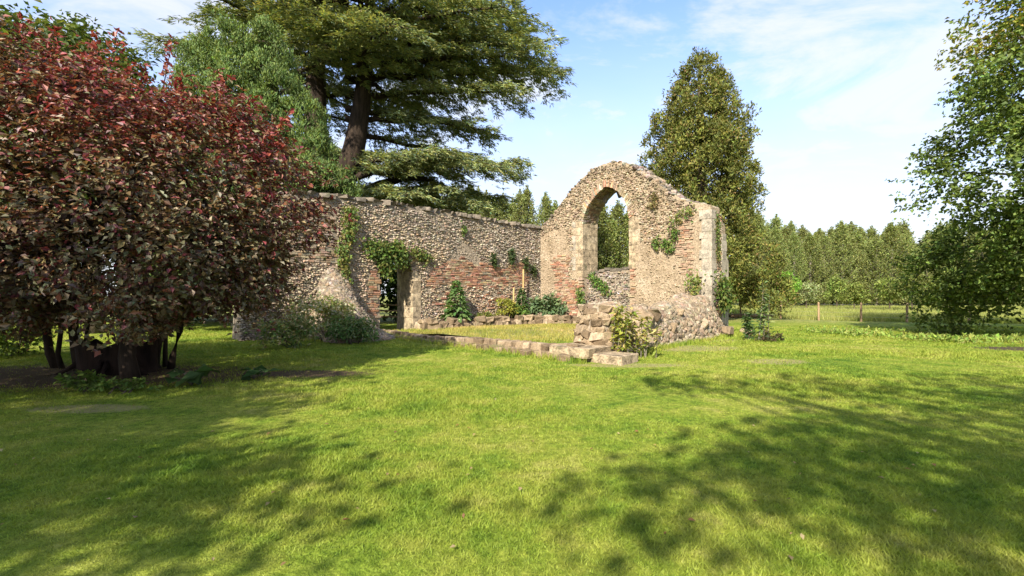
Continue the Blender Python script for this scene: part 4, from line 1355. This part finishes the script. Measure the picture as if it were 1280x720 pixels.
D = np.repeat(nrm(TD), per, 0) * .9 + rng.normal(0, .48, (n, 3)) * [1, 1, .35] + [0, 0, -.26]
N = nrm(np.array([-.1, -.25, 1.0]) + rng.normal(0, .38, (n, 3)))
l = rng.uniform(.20, .42, n)
colc = pal(n, [(0.275, 0.32, 0.125), (0.215, 0.28, 0.13), (0.33, 0.355, 0.14), (0.13, 0.20, 0.12)]) * np.exp(.16 * np.repeat(TG, per))[:, None].clip(.6, 1.5)
leaves_obj('crown', leaf_arrays(C, D, N, l, .066), colc, M_NEEDLE, cd)
print('cedar blades', n)

# ------------------------------------------------------------------ other conifers
rng = np.random.default_rng(103)
def spray_tree(name, label, base, blobs, n_cl, per, rad, L, Wr, cols, wts=None, tr=.4, h=12, mat=None, updir=.8, inner=.75, colfun=None, cat='tree', bark=None):
    root = empty(name, base, label, cat)
    P, O = blob_shell(blobs, n_cl, inner, .24)
    keep = P[:, 2] > base[2] + .25
    P, O = P[keep], O[keep]
    ci = np.repeat(np.arange(len(P)), per)
    m = len(ci)
    rr = rad * rng.uniform(.6, 1.3, len(P))
    off = nrm(rng.normal(size=(m, 3))) * (rng.random((m, 1)) ** .45) * rr[ci][:, None]
    C = P[ci] + off
    outw = nrm(off + .35 * O[ci] * rad)
    D = outw * .8 + np.array([0, 0, updir]) + rng.normal(0, .35, (m, 3))
    N = nrm(outw + rng.normal(0, .5, (m, 3)) + [0, 0, .35])
    l = L * rng.uniform(.6, 1.3, m)
    D = D - (D * N).sum(1, keepdims=True) * N * .8
    c = pal(m, cols, wts) * (1 + .2 * rng.normal(size=(len(P), 1)))[ci].clip(.55, 1.5)
    if colfun: c = colfun(C, c)
    leaves_obj('crown', leaf_arrays(C, D, N, l, l * Wr), np.clip(c, .003, 1), mat or M_NEEDLE, root)
    acc = Acc()
    x, y, z = base
    acc.tube([(x, y, z - .2), (x, y, z + h * .3), (x + .1, y, z + h * .65), (x, y, z + h * .97)], [tr * 1.2, tr, tr * .6, .05], 9)
    for i in rng.choice(len(P), min(len(P), 60), replace=False):
        limbs(acc, (x, y, max(z + .5, P[i, 2] - .25 * np.linalg.norm(P[i, :2] - [x, y]))), [P[i]], tr * .16, 4, .04)
    acc.build('trunk', bark or M_BARK, root, True)
    return root


# tall incense cedar behind the gable's right end
bx, by = 12.5, 32.0
bl = []
for k in range(95):
    z = 1.6 + 14.6 * (k / 94) ** .92
    r = float(np.interp(z, [1, 4, 8, 11, 13.5, 15, 16.2], [4.3, 4.0, 3.8, 3.5, 2.9, 2.2, 1.1])) * rng.uniform(.8, 1.13)
    q = rng.uniform(.55, 1.4)
    an = k * 2.39996
    bl.append((bx + math.cos(an) * max(0, r - q), by + math.sin(an) * max(0, r - q), z, q, q, q * rng.uniform(.8, 1.2)))
bl += [(bx + 3.6, by - 1, 3.2, 1.4, 1.3, 1.6), (bx + 4.1, by - 1.2, 1.6, 1.5, 1.3, 1.3), (bx, by, 16.3, .8, .8, 1.1), (bx, by, 7, 1.6, 1.6, 5.5)]
spray_tree('incense_cedar', 'tall dense olive green conifer behind the right end of the gable', (bx, by, 0), bl, 2050, 52, .42, .21, .42,
           [(0.13, 0.15, 0.032), (0.18, 0.18, 0.04), (0.09, 0.11, 0.028), (0.21, 0.155, 0.055)], [5, 4, 3, 1], .55, 17.5, updir=.55, inner=.72)

# yew with many upright spires left of the cedar
bl = []
for (x, z, r, h, dy) in [(-17.2, 13.6, 1.15, 2.0, 0), (-15.2, 14.2, 1.25, 2.1, -.3), (-13.4, 13.6, 1.2, 2.2, -.4), (-16.4, 12.2, 1.3, 2.2, -.9), (-14.3, 12.2, 1.3, 2.2, -1.2), (-12.3, 11.6, 1.2, 2.3, -1), (-11.3, 10.0, 1.15, 2.2, -1.2),
                          (-17.4, 10.6, 1.4, 2.2, -.8), (-15.3, 10.2, 1.4, 2.2, -1.6), (-13.2, 9.8, 1.4, 2.3, -1.7), (-11.9, 8.2, 1.3, 2.2, -1.7), (-10.4, 8.2, 1.1, 2.0, -1.2), (-16.5, 8, 1.6, 2.4, -1.6), (-14.2, 7.6, 1.6, 2.4, -2.1),
                          (-12.6, 6, 1.5, 2.4, -2.1), (-10.2, 6.4, 1.3, 1.9, -1.6), (-17.5, 5.5, 1.8, 2.6, -1.4), (-15, 5, 1.8, 2.6, -2.2), (-13, 3.6, 1.7, 2.4, -2.0), (-11, 4.2, 1.4, 2, -1.4), (-16.5, 3, 1.9, 2.4, -1.8), (-9.2, 6.6, 1.0, 1.5, -1.2)]:
    bl.append((x * .85, 22.6 + dy * .85, 1.6 + (z - 1.6) * .86, r * .86, r * .86, h * .86))
spray_tree('yew_tree', 'bright green yew with upright spires between the purple tree and the cedar', (-12.1, 22.6, 0), bl, 2100, 66, .34, .17, .32,
           [(0.12, 0.185, 0.05), (0.09, 0.15, 0.045), (0.155, 0.21, 0.055)], None, .45, 11.2, updir=1.2)

# ------------------------------------------------------------------ broadleaf trees
rng = np.random.default_rng(105)
# right edge: trunk stands just beyond the frame
TX, TY = 19.7, 15.6
rb = [(TX, TY, 10.5, 4.0, 4.0, 4.2), (TX - 2.2, TY - .5, 8.6, 3.0, 3.0, 2.6), (TX - 3.6, TY + .4, 5.6, 2.1, 2.3, 1.9), (TX - 2.6, TY - 1.2, 4.0, 2.0, 2.0, 1.7), (TX - 1.2, TY - 1.6, 6.4, 2.8, 2.4, 2.4),
      (TX + 2.5, TY, 7, 3.4, 3.6, 3.4), (TX - 2.2, TY + 2.8, 2.5, 1.8, 1.7, 1.3), (TX - 1.7, TY + 4.4, 1.0, 1.2, 1.1, .85), (TX - 1.2, TY + 3.6, 1.7, 1.3, 1.2, .8), (TX - 1.4, TY + 2.6, 3.2, 2.2, 2.0, 1.7), (TX + .5, TY - 2, 3.3, 2.4, 1.8, 1.5), (TX + .5, TY, 13.5, 2.6, 2.6, 2.4),
      (TX - 1.2, TY + .6, 2.6, 2.4, 1.8, .8)]
def maple_col(p, c, ci):
    g = vnoise(p, .8, 81)[:, None]
    return np.where((g > .45) & (rng.random((len(p), 1)) < .6), pal(len(p), [(0.30, 0.29, 0.055), (0.33, 0.27, 0.06), (0.24, 0.27, 0.05)]), c)
broadleaf('maple_tree', (TX, TY, 0), 'large green maple leaning in beside the meadow with branches sweeping to the grass', 'tree', rb, (TX - .3, TY, 9), .38, 1900, 52, .40, .135, .8,
          [(0.115, 0.165, 0.038), (0.15, 0.20, 0.045), (0.085, 0.125, 0.032)], None, nlimb=80, inner=.5, colfun=maple_col, flat=.55, bark=M_BARKG, rough=.22, twigs=5, twl=.9)

# dark trees behind the purple tree
def round_tree(name, label, x, y, h, r, n_cl, per, L, cols, tr=.3, low=.25, group=None, rad=.6, lobes=9):
    bl = [(x, y, h * .62, r * .72, r * .72, h * .30)]
    for k in range(lobes):
        an = 6.283 * k / lobes + rng.uniform(0, .7)
        zz = h * rng.uniform(low + .12, .82)
        q = r * (.62 if zz < .65 * h else .42)
        bl.append((x + math.cos(an) * q, y + math.sin(an) * q, zz, r * .46, r * .46, h * .16))
    return broadleaf(name, (x, y, 0), label, 'tree', bl, (x, y, h * .6), tr, n_cl, per, rad, L, .6, cols, group=group, nlimb=24, inner=.6)


round_tree('broadleaf_tree', 'dark green tree behind the left side of the purple tree', -22.3, 22.5, 16.2, 5.2, 560, 44, .30, [(0.06, 0.10, 0.028), (0.08, 0.125, 0.034), (0.12, 0.15, 0.04)], rad=.8)
round_tree('broadleaf_tree', 'yellowish green tree showing between the purple tree and the dark tree', -17.8, 20.5, 12.4, 3.0, 360, 40, .28, [(0.075, 0.105, 0.025), (0.10, 0.125, 0.03), (0.06, 0.09, 0.022)], rad=.7)
for (x, y, rx, h, lab) in [(-27, 27, 4, 4.5, 'dark laurel thicket far behind the purple tree stems'), (-20.5, 29, 4, 4.0, 'middle laurel thicket behind the purple tree'), (-14, 31, 3.6, 3.6, 'laurel thicket near the foot of the yew'), (-33, 24, 4.5, 5.5, 'tall laurel thicket at the left end of the garden'), (-6.9, 28.6, 2.6, 5.6, 'laurel thicket glimpsed through the doorway')]:
    bush('laurel_thicket', lab, (x, y, 0), rx, 2.2, h, 230, 30, .32, .55, [(0.03, 0.055, 0.015), (0.045, 0.08, 0.02), (0.06, 0.095, 0.025)], group='laurel thickets behind the garden')
bush('garden_shrub', 'light green shrub at the left edge under the purple tree', (-13.0, 12.6, 0), .9, .8, 1.25, 70, 18, .13, .5, [(0.13, 0.18, 0.03), (0.09, 0.14, 0.025)])

# trees behind the photographer that shade the lawn
rng = np.random.default_rng(110)
SH = [(0.06, 0.10, 0.02), (0.08, 0.12, 0.025)]
def shade(label, x, y, bl, n_cl, per, tr=.3, L=.22, rad=.6):
    broadleaf('lime_tree', (x, y, 0), label, 'tree', bl, (x, y, bl[0][2]), tr, n_cl, per, rad, L, .75, SH, nlimb=30, inner=.35)
KS = 1 / math.tan(R(SUN_EL)) * -SUNH
def cast(gx_, gy_, z, rx, ry, rz):
    """crown lobe at height z whose shade falls round ground point gx_, gy_"""
    return (gx_ - z * KS[0], gy_ - z * KS[1], z, rx, ry, rz)
shade('tall lime tree whose shadow covers the left half of the lawn', -12, -5, [cast(-7.6, 5.0, 8.2, 4.3, 3.6, 2.6), cast(-4.8, 6.6, 7.4, 1.5, 1.3, .7), cast(-4.6, 2.8, 6.4, 1.9, 1.2, .6), cast(-4.4, 9.8, 8.6, 1.5, .8, .5), cast(-3.6, 4.55, 6.6, 2.3, .45, .3), cast(-2.6, 3.35, 6.2, 2.0, .4, .25), cast(-5.5, 3, 6.5, 2.4, 1.4, .9), cast(-3.2, 2.2, 6.0, 1.4, .4, .3)], 900, 22, .4, .2, .6)
shade('lime tree shading the lower left side of the purple tree', -16.5, 0, [(-16, 0, 8.2, 4.2, 3.6, 3.6), (-13.2, 1, 6.4, 2.0, 2.0, 1.6)], 300, 28, .35)
shade('open crowned lime tree dappling the middle of the lawn', .4, -8.5, [cast(2.6, 3.6, 8.8, 1.1, .8, .5), cast(.9, 3.9, 8.2, .5, .35, .25), cast(3.0, 5.2, 9, 1.1, .6, .4), cast(3.4, 8.6, 9.6, .9, .5, .3), cast(4.0, 2.2, 8.6, 2.2, 1.2, .8)], 130, 14, .3, .2, .55)
shade('lime tree shading the right side of the lawn', 4.6, -5.5, [cast(8.0, 5.0, 8.6, 3.4, 2.4, 1.5), cast(5.2, 4.6, 7.8, 1.6, 1.4, .9), cast(9.5, 8.0, 9.4, 3.6, 1.2, .8), cast(5.6, 7.7, 9.2, 1.5, .8, .5), cast(12.5, 5.5, 8.2, 3.2, 2.4, 1.5), cast(5.0, 9.0, 9.8, 1.2, .5, .3)], 300, 14, .35, .2, .9)

# ------------------------------------------------------------------ poplars and young trees beyond
rng = np.random.default_rng(106)
def poplar_proto(seed, h=11.0, r=1.15, nb=110):
    global rng
    keep = rng
    rng = np.random.default_rng(seed)
    root = empty('poplar_tree', (0, 0, 0), 'poplar', 'tree')
    acc = Acc()
    acc.tube([(0, 0, -.2), (0, 0, h * .4), (.05, 0, h * .75), (0, 0, h * .98)], [.15, .12, .07, .015], 7)
    Cs, Ds = [], []
    for k in range(nb):
        ze = h * (.06 + .93 * ((k + rng.random()) / nb))
        rp = r * 1.3 * min(1.0, (1 - ze / h) * 2.7 + .06) * (.62 + .38 * min(1.0, ze / h * 4)) * rng.uniform(.7, 1.15)
        an = k * 2.39996 + rng.normal(0, .3)
        z0 = max(.3, ze - rp * 1.7)
        d = np.array([math.cos(an), math.sin(an), 1.6])
        e = np.array([math.cos(an) * rp, math.sin(an) * rp, ze])
        acc.tube([(0, 0, z0), tuple((e + [0, 0, z0]) / 2 + [d[0] * .15, d[1] * .15, 0]), tuple(e)], [.03, .02, .006], 3)
        m = 80
        u = rng.uniform(.25, 1.08, (m, 1))
        c = np.array([0, 0, z0]) + (e - [0, 0, z0]) * u + rng.normal(0, .14, (m, 3))
        Cs.append(c); Ds.append(np.repeat(d[None], m, 0))
    m = 160
    c = np.stack([rng.normal(0, .07, m), rng.normal(0, .07, m), h * rng.uniform(.88, 1.04, m)], -1)
    Cs.append(c); Ds.append(np.repeat([[0, 0, 1.0]], m, 0))
    C, D = np.vstack(Cs), np.vstack(Ds)
    n = len(C)
    D = D * .6 + rng.normal(0, .6, (n, 3))
    N = nrm(rng.normal(0, .8, (n, 3)) + [0, 0, .4])
    l = rng.uniform(.12, .23, n)
    col = pal(n, [(0.195, 0.225, 0.07), (0.245, 0.27, 0.085), (0.15, 0.185, 0.06)])
    leaves_obj('crown', leaf_arrays(C, D, N, l, l * .7), col, M_LEAF, root)
    acc.build('trunk', M_BARKG, root)
    rng = keep
    return root


protos = [poplar_proto(200 + k, 11, 1.1 + .12 * k) for k in range(4)]
used = [False] * 4
def poplar(x, y, h, label, group, wid=1.0):
    k = rng.integers(4)
    s = h / 11.0
    scl = (s * wid, s * wid, s)
    if not used[k]:
        used[k] = True
        o = protos[k]
        o.location = (x, y, 0); o.rotation_euler = (0, 0, rng.random() * 6.28); o.scale = scl
        o['label'] = label; o['group'] = group
    else:
        copy_tree(protos[k], (x, y, 0), rng.random() * 6.28, scl, label, group)


LBL_R = 'slim green poplar in the plantation beyond the meadow fence'
for row, (y0, h0) in enumerate(((64, 10.4), (67, 11.0), (70, 11.4), (73.5, 11.8))):
    x = 33.0 + row * .7
    while x < 92 + row * 4:
        hh = h0 * rng.uniform(.80, 1.08) + (1.0 if x < 40 else 0)
        poplar(x, y0 + .06 * (x - 33) + rng.normal(0, .3), hh, LBL_R, 'poplars beyond the meadow fence', rng.uniform(1.1, 1.55))
        x += rng.uniform(1.8, 2.9)
LBL_W = 'poplar top rising above the coping of the long wall'
for px in (556, 566, 577, 588, 598, 608, 618, 629, 640, 650, 659):
    Y = 64 + rng.uniform(-2, 2)
    poplar((px - 640) / 600 * Y, Y, 1.6 + (368 - rng.uniform(234, 254)) / 600 * Y, LBL_W, 'poplars behind the long wall', 1.0)
poplar((682 - 640) / 600 * 60, 60, 1.6 + (368 - 246) / 600 * 60, 'lone poplar in the notch between long wall and gable', 'poplars behind the gable', 1.1)
poplar((694 - 640) / 600 * 62, 62, 1.6 + (368 - 256) / 600 * 62, 'short poplar half hidden by the left slope of the gable', 'poplars behind the gable', 1.1)
for px, tp_ in ((738, 262), (751, 256), (763, 275), (775, 254), (788, 264), (800, 270)):
    poplar((px - 640) / 600 * 43, 43 + rng.uniform(-1, 1), 1.6 + (368 - tp_) / 600 * 43, 'poplar seen through the open gable window', 'poplars seen through the window', 1.35)

YG = [(0.19, 0.235, 0.055), (0.15, 0.205, 0.045), (0.23, 0.26, 0.065)]
for (px, Y, h, r, cols, lab) in [(955, 52, 4.6, 2.4, [(0.16, 0.21, 0.05), (0.20, 0.24, 0.06)], 'wispy young willow standing next to the log pile'),
                                 (984, 50, 4.5, 1.35, [(0.15, 0.27, 0.035), (0.19, 0.31, 0.045)], 'bright green young tree on a pale stem beyond the fence'),
                                 (1008, 51, 3.1, 2.0, [(0.19, 0.22, 0.09), (0.26, 0.28, 0.13)], 'silvery rounded bush beyond the fence'),
                                 (1046, 52, 3.6, 1.35, YG, 'yellow green upright young tree beyond the fence'),
                                 (1068, 48, 2.9, 1.35, YG, 'low round pale young tree beyond the fence'),
                                 (1112, 46, 3.6, 1.7, YG, 'spreading pale young tree beyond the fence'),
                                 (1140, 44, 4.2, 1.8, [(0.12, 0.15, 0.035), (0.16, 0.18, 0.045)], 'taller pale young tree near the maple branches'),
                                 (1180, 44, 3.6, 1.6, YG, 'young tree half hidden behind the maple branches')]:
    round_tree('young_tree', lab, (px - 640) / 600 * Y, Y, h, r * .78, 100, 20, .2, cols, .06, .3, rad=.3, lobes=6)

# ------------------------------------------------------------------ fence, logs, gate
fe = empty('wire_fence', (20, 29.5, 0), 'post and wire fence between the lawn and the meadow', 'fence')
posts = [(13.6, 35.2), (16.0, 33.6), (17.9, 32.0), (19.3, 30.2), (20.8, 28.6), (22.7, 27.6), (25.5, 26.8), (28.5, 26.2), (31.5, 25.6)]
pm = None
for (x, y) in posts:
    if pm is None:
        V, Q, T = tube([(0, 0, -.3), (0, 0, .5), (0, 0, 1.05), (0, 0, 1.12)], [.062, .06, .058, .03], 8)
        pm = mesh_np('post', V, [Q, T]); pm.materials.append(M_WOOD)
    piece('post', pm, fe, (x, y, 0), (rng.normal(0, .03), rng.normal(0, .03), 0))
for z in (.25, .5, .75, .98):
    acc = Acc()
    acc.tube([(x, y - .065, z) for x, y in posts], [.004] * len(posts), 4)
    acc.build('wire', M_WIRE, fe)
lp = empty('log_pile', (14.4, 33.4, 0), 'short pile of cut logs with one long pole beyond the gable end', 'logs')
for (x, y, z, l, an) in [(14.2, 33.4, .15, 1.1, .1), (14.3, 33.1, .42, 1.0, -.1), (14.1, 33.5, .66, 1.1, .2), (15.0, 33.5, .14, .9, .3), (14.6, 33.3, .86, .8, 0), (16.6, 33.2, .12, 3.0, .05)]:
    acc = Acc()
    d = np.array([math.cos(an), math.sin(an), 0]) * l / 2
    acc.tube([np.array([x, y, z]) - d, np.array([x, y, z]), np.array([x, y, z]) + d], [.13, .14, .12], 8)
    acc.build('log', M_WOOD, lp, True)
rf = empty('rail_fence', (-8.0, 27.0, 0), 'wooden rail fence glimpsed through the doorway', 'fence')
for x in (-9.4, -7.6, -5.8):
    acc = Acc(); acc.tube([(x, 27, -.2), (x, 27, .6), (x, 27, 1.15)], [.07, .065, .06], 7); acc.build('post', M_WOOD, rf)
for z in (.35, .68, 1.0):
    acc = Acc(); acc.tube([(-9.6, 26.92, z), (-7.5, 26.92, z), (-5.6, 26.92, z)], [.05, .05, .05], 6); acc.build('rail', M_WOOD, rf)

# ------------------------------------------------------------------ grass blades
def patch_keep(x, y):
    k = np.ones(len(x))
    for (cx, cy, rx, ry, kd) in PATCHES:
        d = np.hypot((x - cx) / rx, (y - cy) / ry)
        k = np.minimum(k, np.clip((d - .55) / .5, (.06, .5, .04)[kd], 1))
    return k


def blades(name, x, y, z, h, wd, lean, colr):
    n = len(x)
    an = rng.random(n) * 6.283
    la = rng.random(n) * 6.283
    B = np.stack([x, y, z - .004], -1)
    s = np.stack([np.cos(an), np.sin(an), np.zeros(n)], -1) * (wd / 2)[:, None]
    tip = B + np.stack([np.cos(la) * lean * h, np.sin(la) * lean * h, h], -1)
    V = np.stack([B - s, B + s, tip], 1)
    k = np.clip(rng.normal(1, .16, (n, 1)), .5, 1.6) * np.asarray(colr, float)
    return mk(name, V.reshape(-1, 3), [np.arange(n * 3).reshape(n, 3)], M_BLADE, None, np.repeat(k, 3, 0))


n = 520000
Y = 2.2 * (24 / 2.2) ** rng.random(n)
X = (rng.random(n) * 2 - 1) * (Y * 1.12 + .4)
rel = np.stack([X, Y], -1) - CO
la_, lb_ = rel @ UG, rel @ NG
out = ~((la_ > -1.4) & (la_ < 10.2) & (lb_ > -1.4) & (lb_ < 9.75)) & (rng.random(n) < patch_keep(X, Y))
X, Y = X[out], Y[out]
tall = 1 + .6 * np.clip(vnoise(np.stack([X, Y], -1), 1.3, 91), -1, 1.5)
hgt = (.017 + .0018 * Y) * rng.uniform(.5, 1.35, len(X)) * tall.clip(.5, 2)
tag(blades('grass', X, Y, ground_z(X, Y), hgt, (.0042 + .0013 * Y) * rng.uniform(.7, 1.3, len(X)), rng.uniform(.3, 1.5, len(X)), (1.05, 1.05, 1.05)), 'short mown grass of the lawn', 'grass', kind='stuff')

n = 26000
a = rng.uniform(.1, 9.4, n); bq = rng.uniform(.1, 9.5, n)
keep = ~((a < 1.2 + .5 * np.exp(-((bq - 1) / 1.5) ** 2)) & (bq < 7.8)) & ~((bq > 9.3) & (a > 8.8))
a, bq = a[keep], bq[keep]
P = W3(a, bq, encl_z(a, bq))
tag(blades('turf_grass', P[:, 0], P[:, 1], P[:, 2], rng.uniform(.04, .11, len(a)), rng.uniform(.012, .028, len(a)), rng.uniform(.2, .9, len(a)), (1.5, 1.12, 2.0)), 'dry grass on the raised turf inside the ruin', 'grass', kind='stuff')

n = 90000
Y = 26 + 34 * rng.random(n) ** 1.4
X = Y * rng.uniform(.30, 1.15, n)
fx = np.interp(X, [p[0] for p in posts], [p[1] for p in posts])
k = Y > fx + .3
X, Y = X[k], Y[k]
tag(blades('meadow_grass', X, Y, ground_z(X, Y), rng.uniform(.12, .42, len(X)), rng.uniform(.02, .05, len(X)), rng.uniform(.1, .5, len(X)), (1.1, 1.1, 1.1)), 'long pale meadow grass beyond the wire fence', 'grass', kind='stuff')

# rough weeds under the maple
n = 9000
X = rng.uniform(12.5, 24, n); Y = rng.uniform(15.4, 20.5, n) + .5 * rng.normal(size=n)
kk_ = vnoise(np.stack([X, Y], -1), 1.4, 95) > rng.uniform(-.6, .8, n)
X, Y = X[kk_], Y[kk_]; n = len(X)
C = np.stack([X, Y, ground_z(X, Y) + rng.uniform(0, .14, n)], -1)
D = rng.normal(size=(n, 3)) + [0, 0, .7]
N = nrm(rng.normal(size=(n, 3)) * .5 + [0, -.2, 1])
l = rng.uniform(.10, .2, n)
o = leaves_obj('ground_cover', leaf_arrays(C, D, N, l, l * .5), pal(n, [(0.16, 0.25, 0.045), (0.21, 0.28, 0.05), (0.25, 0.28, 0.07)]), M_LEAF, None)
tag(o, 'rough leafy weeds in the strip under the maple', 'weeds', kind='stuff')
# weeds along the foot of the walls and kerb
n = 7000
wv = rng.random(n)
a = np.where(wv < .45, rng.uniform(.2, 11.2, n), rng.uniform(10.2, 11.4, n))
bq = np.where(wv < .45, 10.05 + np.abs(rng.normal(0, .12, n)), rng.uniform(-1.2, 8.2, n))
a = np.where(wv < .45, a, rub_c(bq) + .72 + np.abs(rng.normal(0, .16, n)))
P = W3(a, bq, 0)
P[:, 2] = ground_z(P[:, 0], P[:, 1])
tag(blades('verge_grass', P[:, 0], P[:, 1], P[:, 2], rng.uniform(.06, .2, n), rng.uniform(.012, .024, n), rng.uniform(.1, .7, n), (1.15, 1.1, 1.2)), 'unmown grass along the foot of the kerb and rubble', 'grass', kind='stuff')
# fallen leaves on the lawn
n = 120
Y = 2.6 * (11 / 2.6) ** rng.random(n); X = rng.uniform(-1, 1, n) * Y * 1.05 - .15 * Y
C = np.stack([X, Y, ground_z(X, Y) + .035], -1)
D = rng.normal(size=(n, 3)) * [1, 1, .15]
N = nrm(rng.normal(size=(n, 3)) * .25 + [0, 0, 1])
l = rng.uniform(.025, .06, n)
tag(leaves_obj('fallen_leaves', leaf_arrays(C, D, N, l, l * .6), pal(n, [(0.30, 0.22, 0.10), (0.20, 0.11, 0.05), (0.36, 0.30, 0.16)]), M_LEAF, None), 'scattered dry fallen leaves on the lawn', 'leaves', kind='stuff')
print('tris', sum(sum(len(p.vertices) - 2 for p in o.polygons) if len(o.polygons) < 2000 else len(o.loops) - 2 * len(o.polygons) for o in bpy.data.meshes))
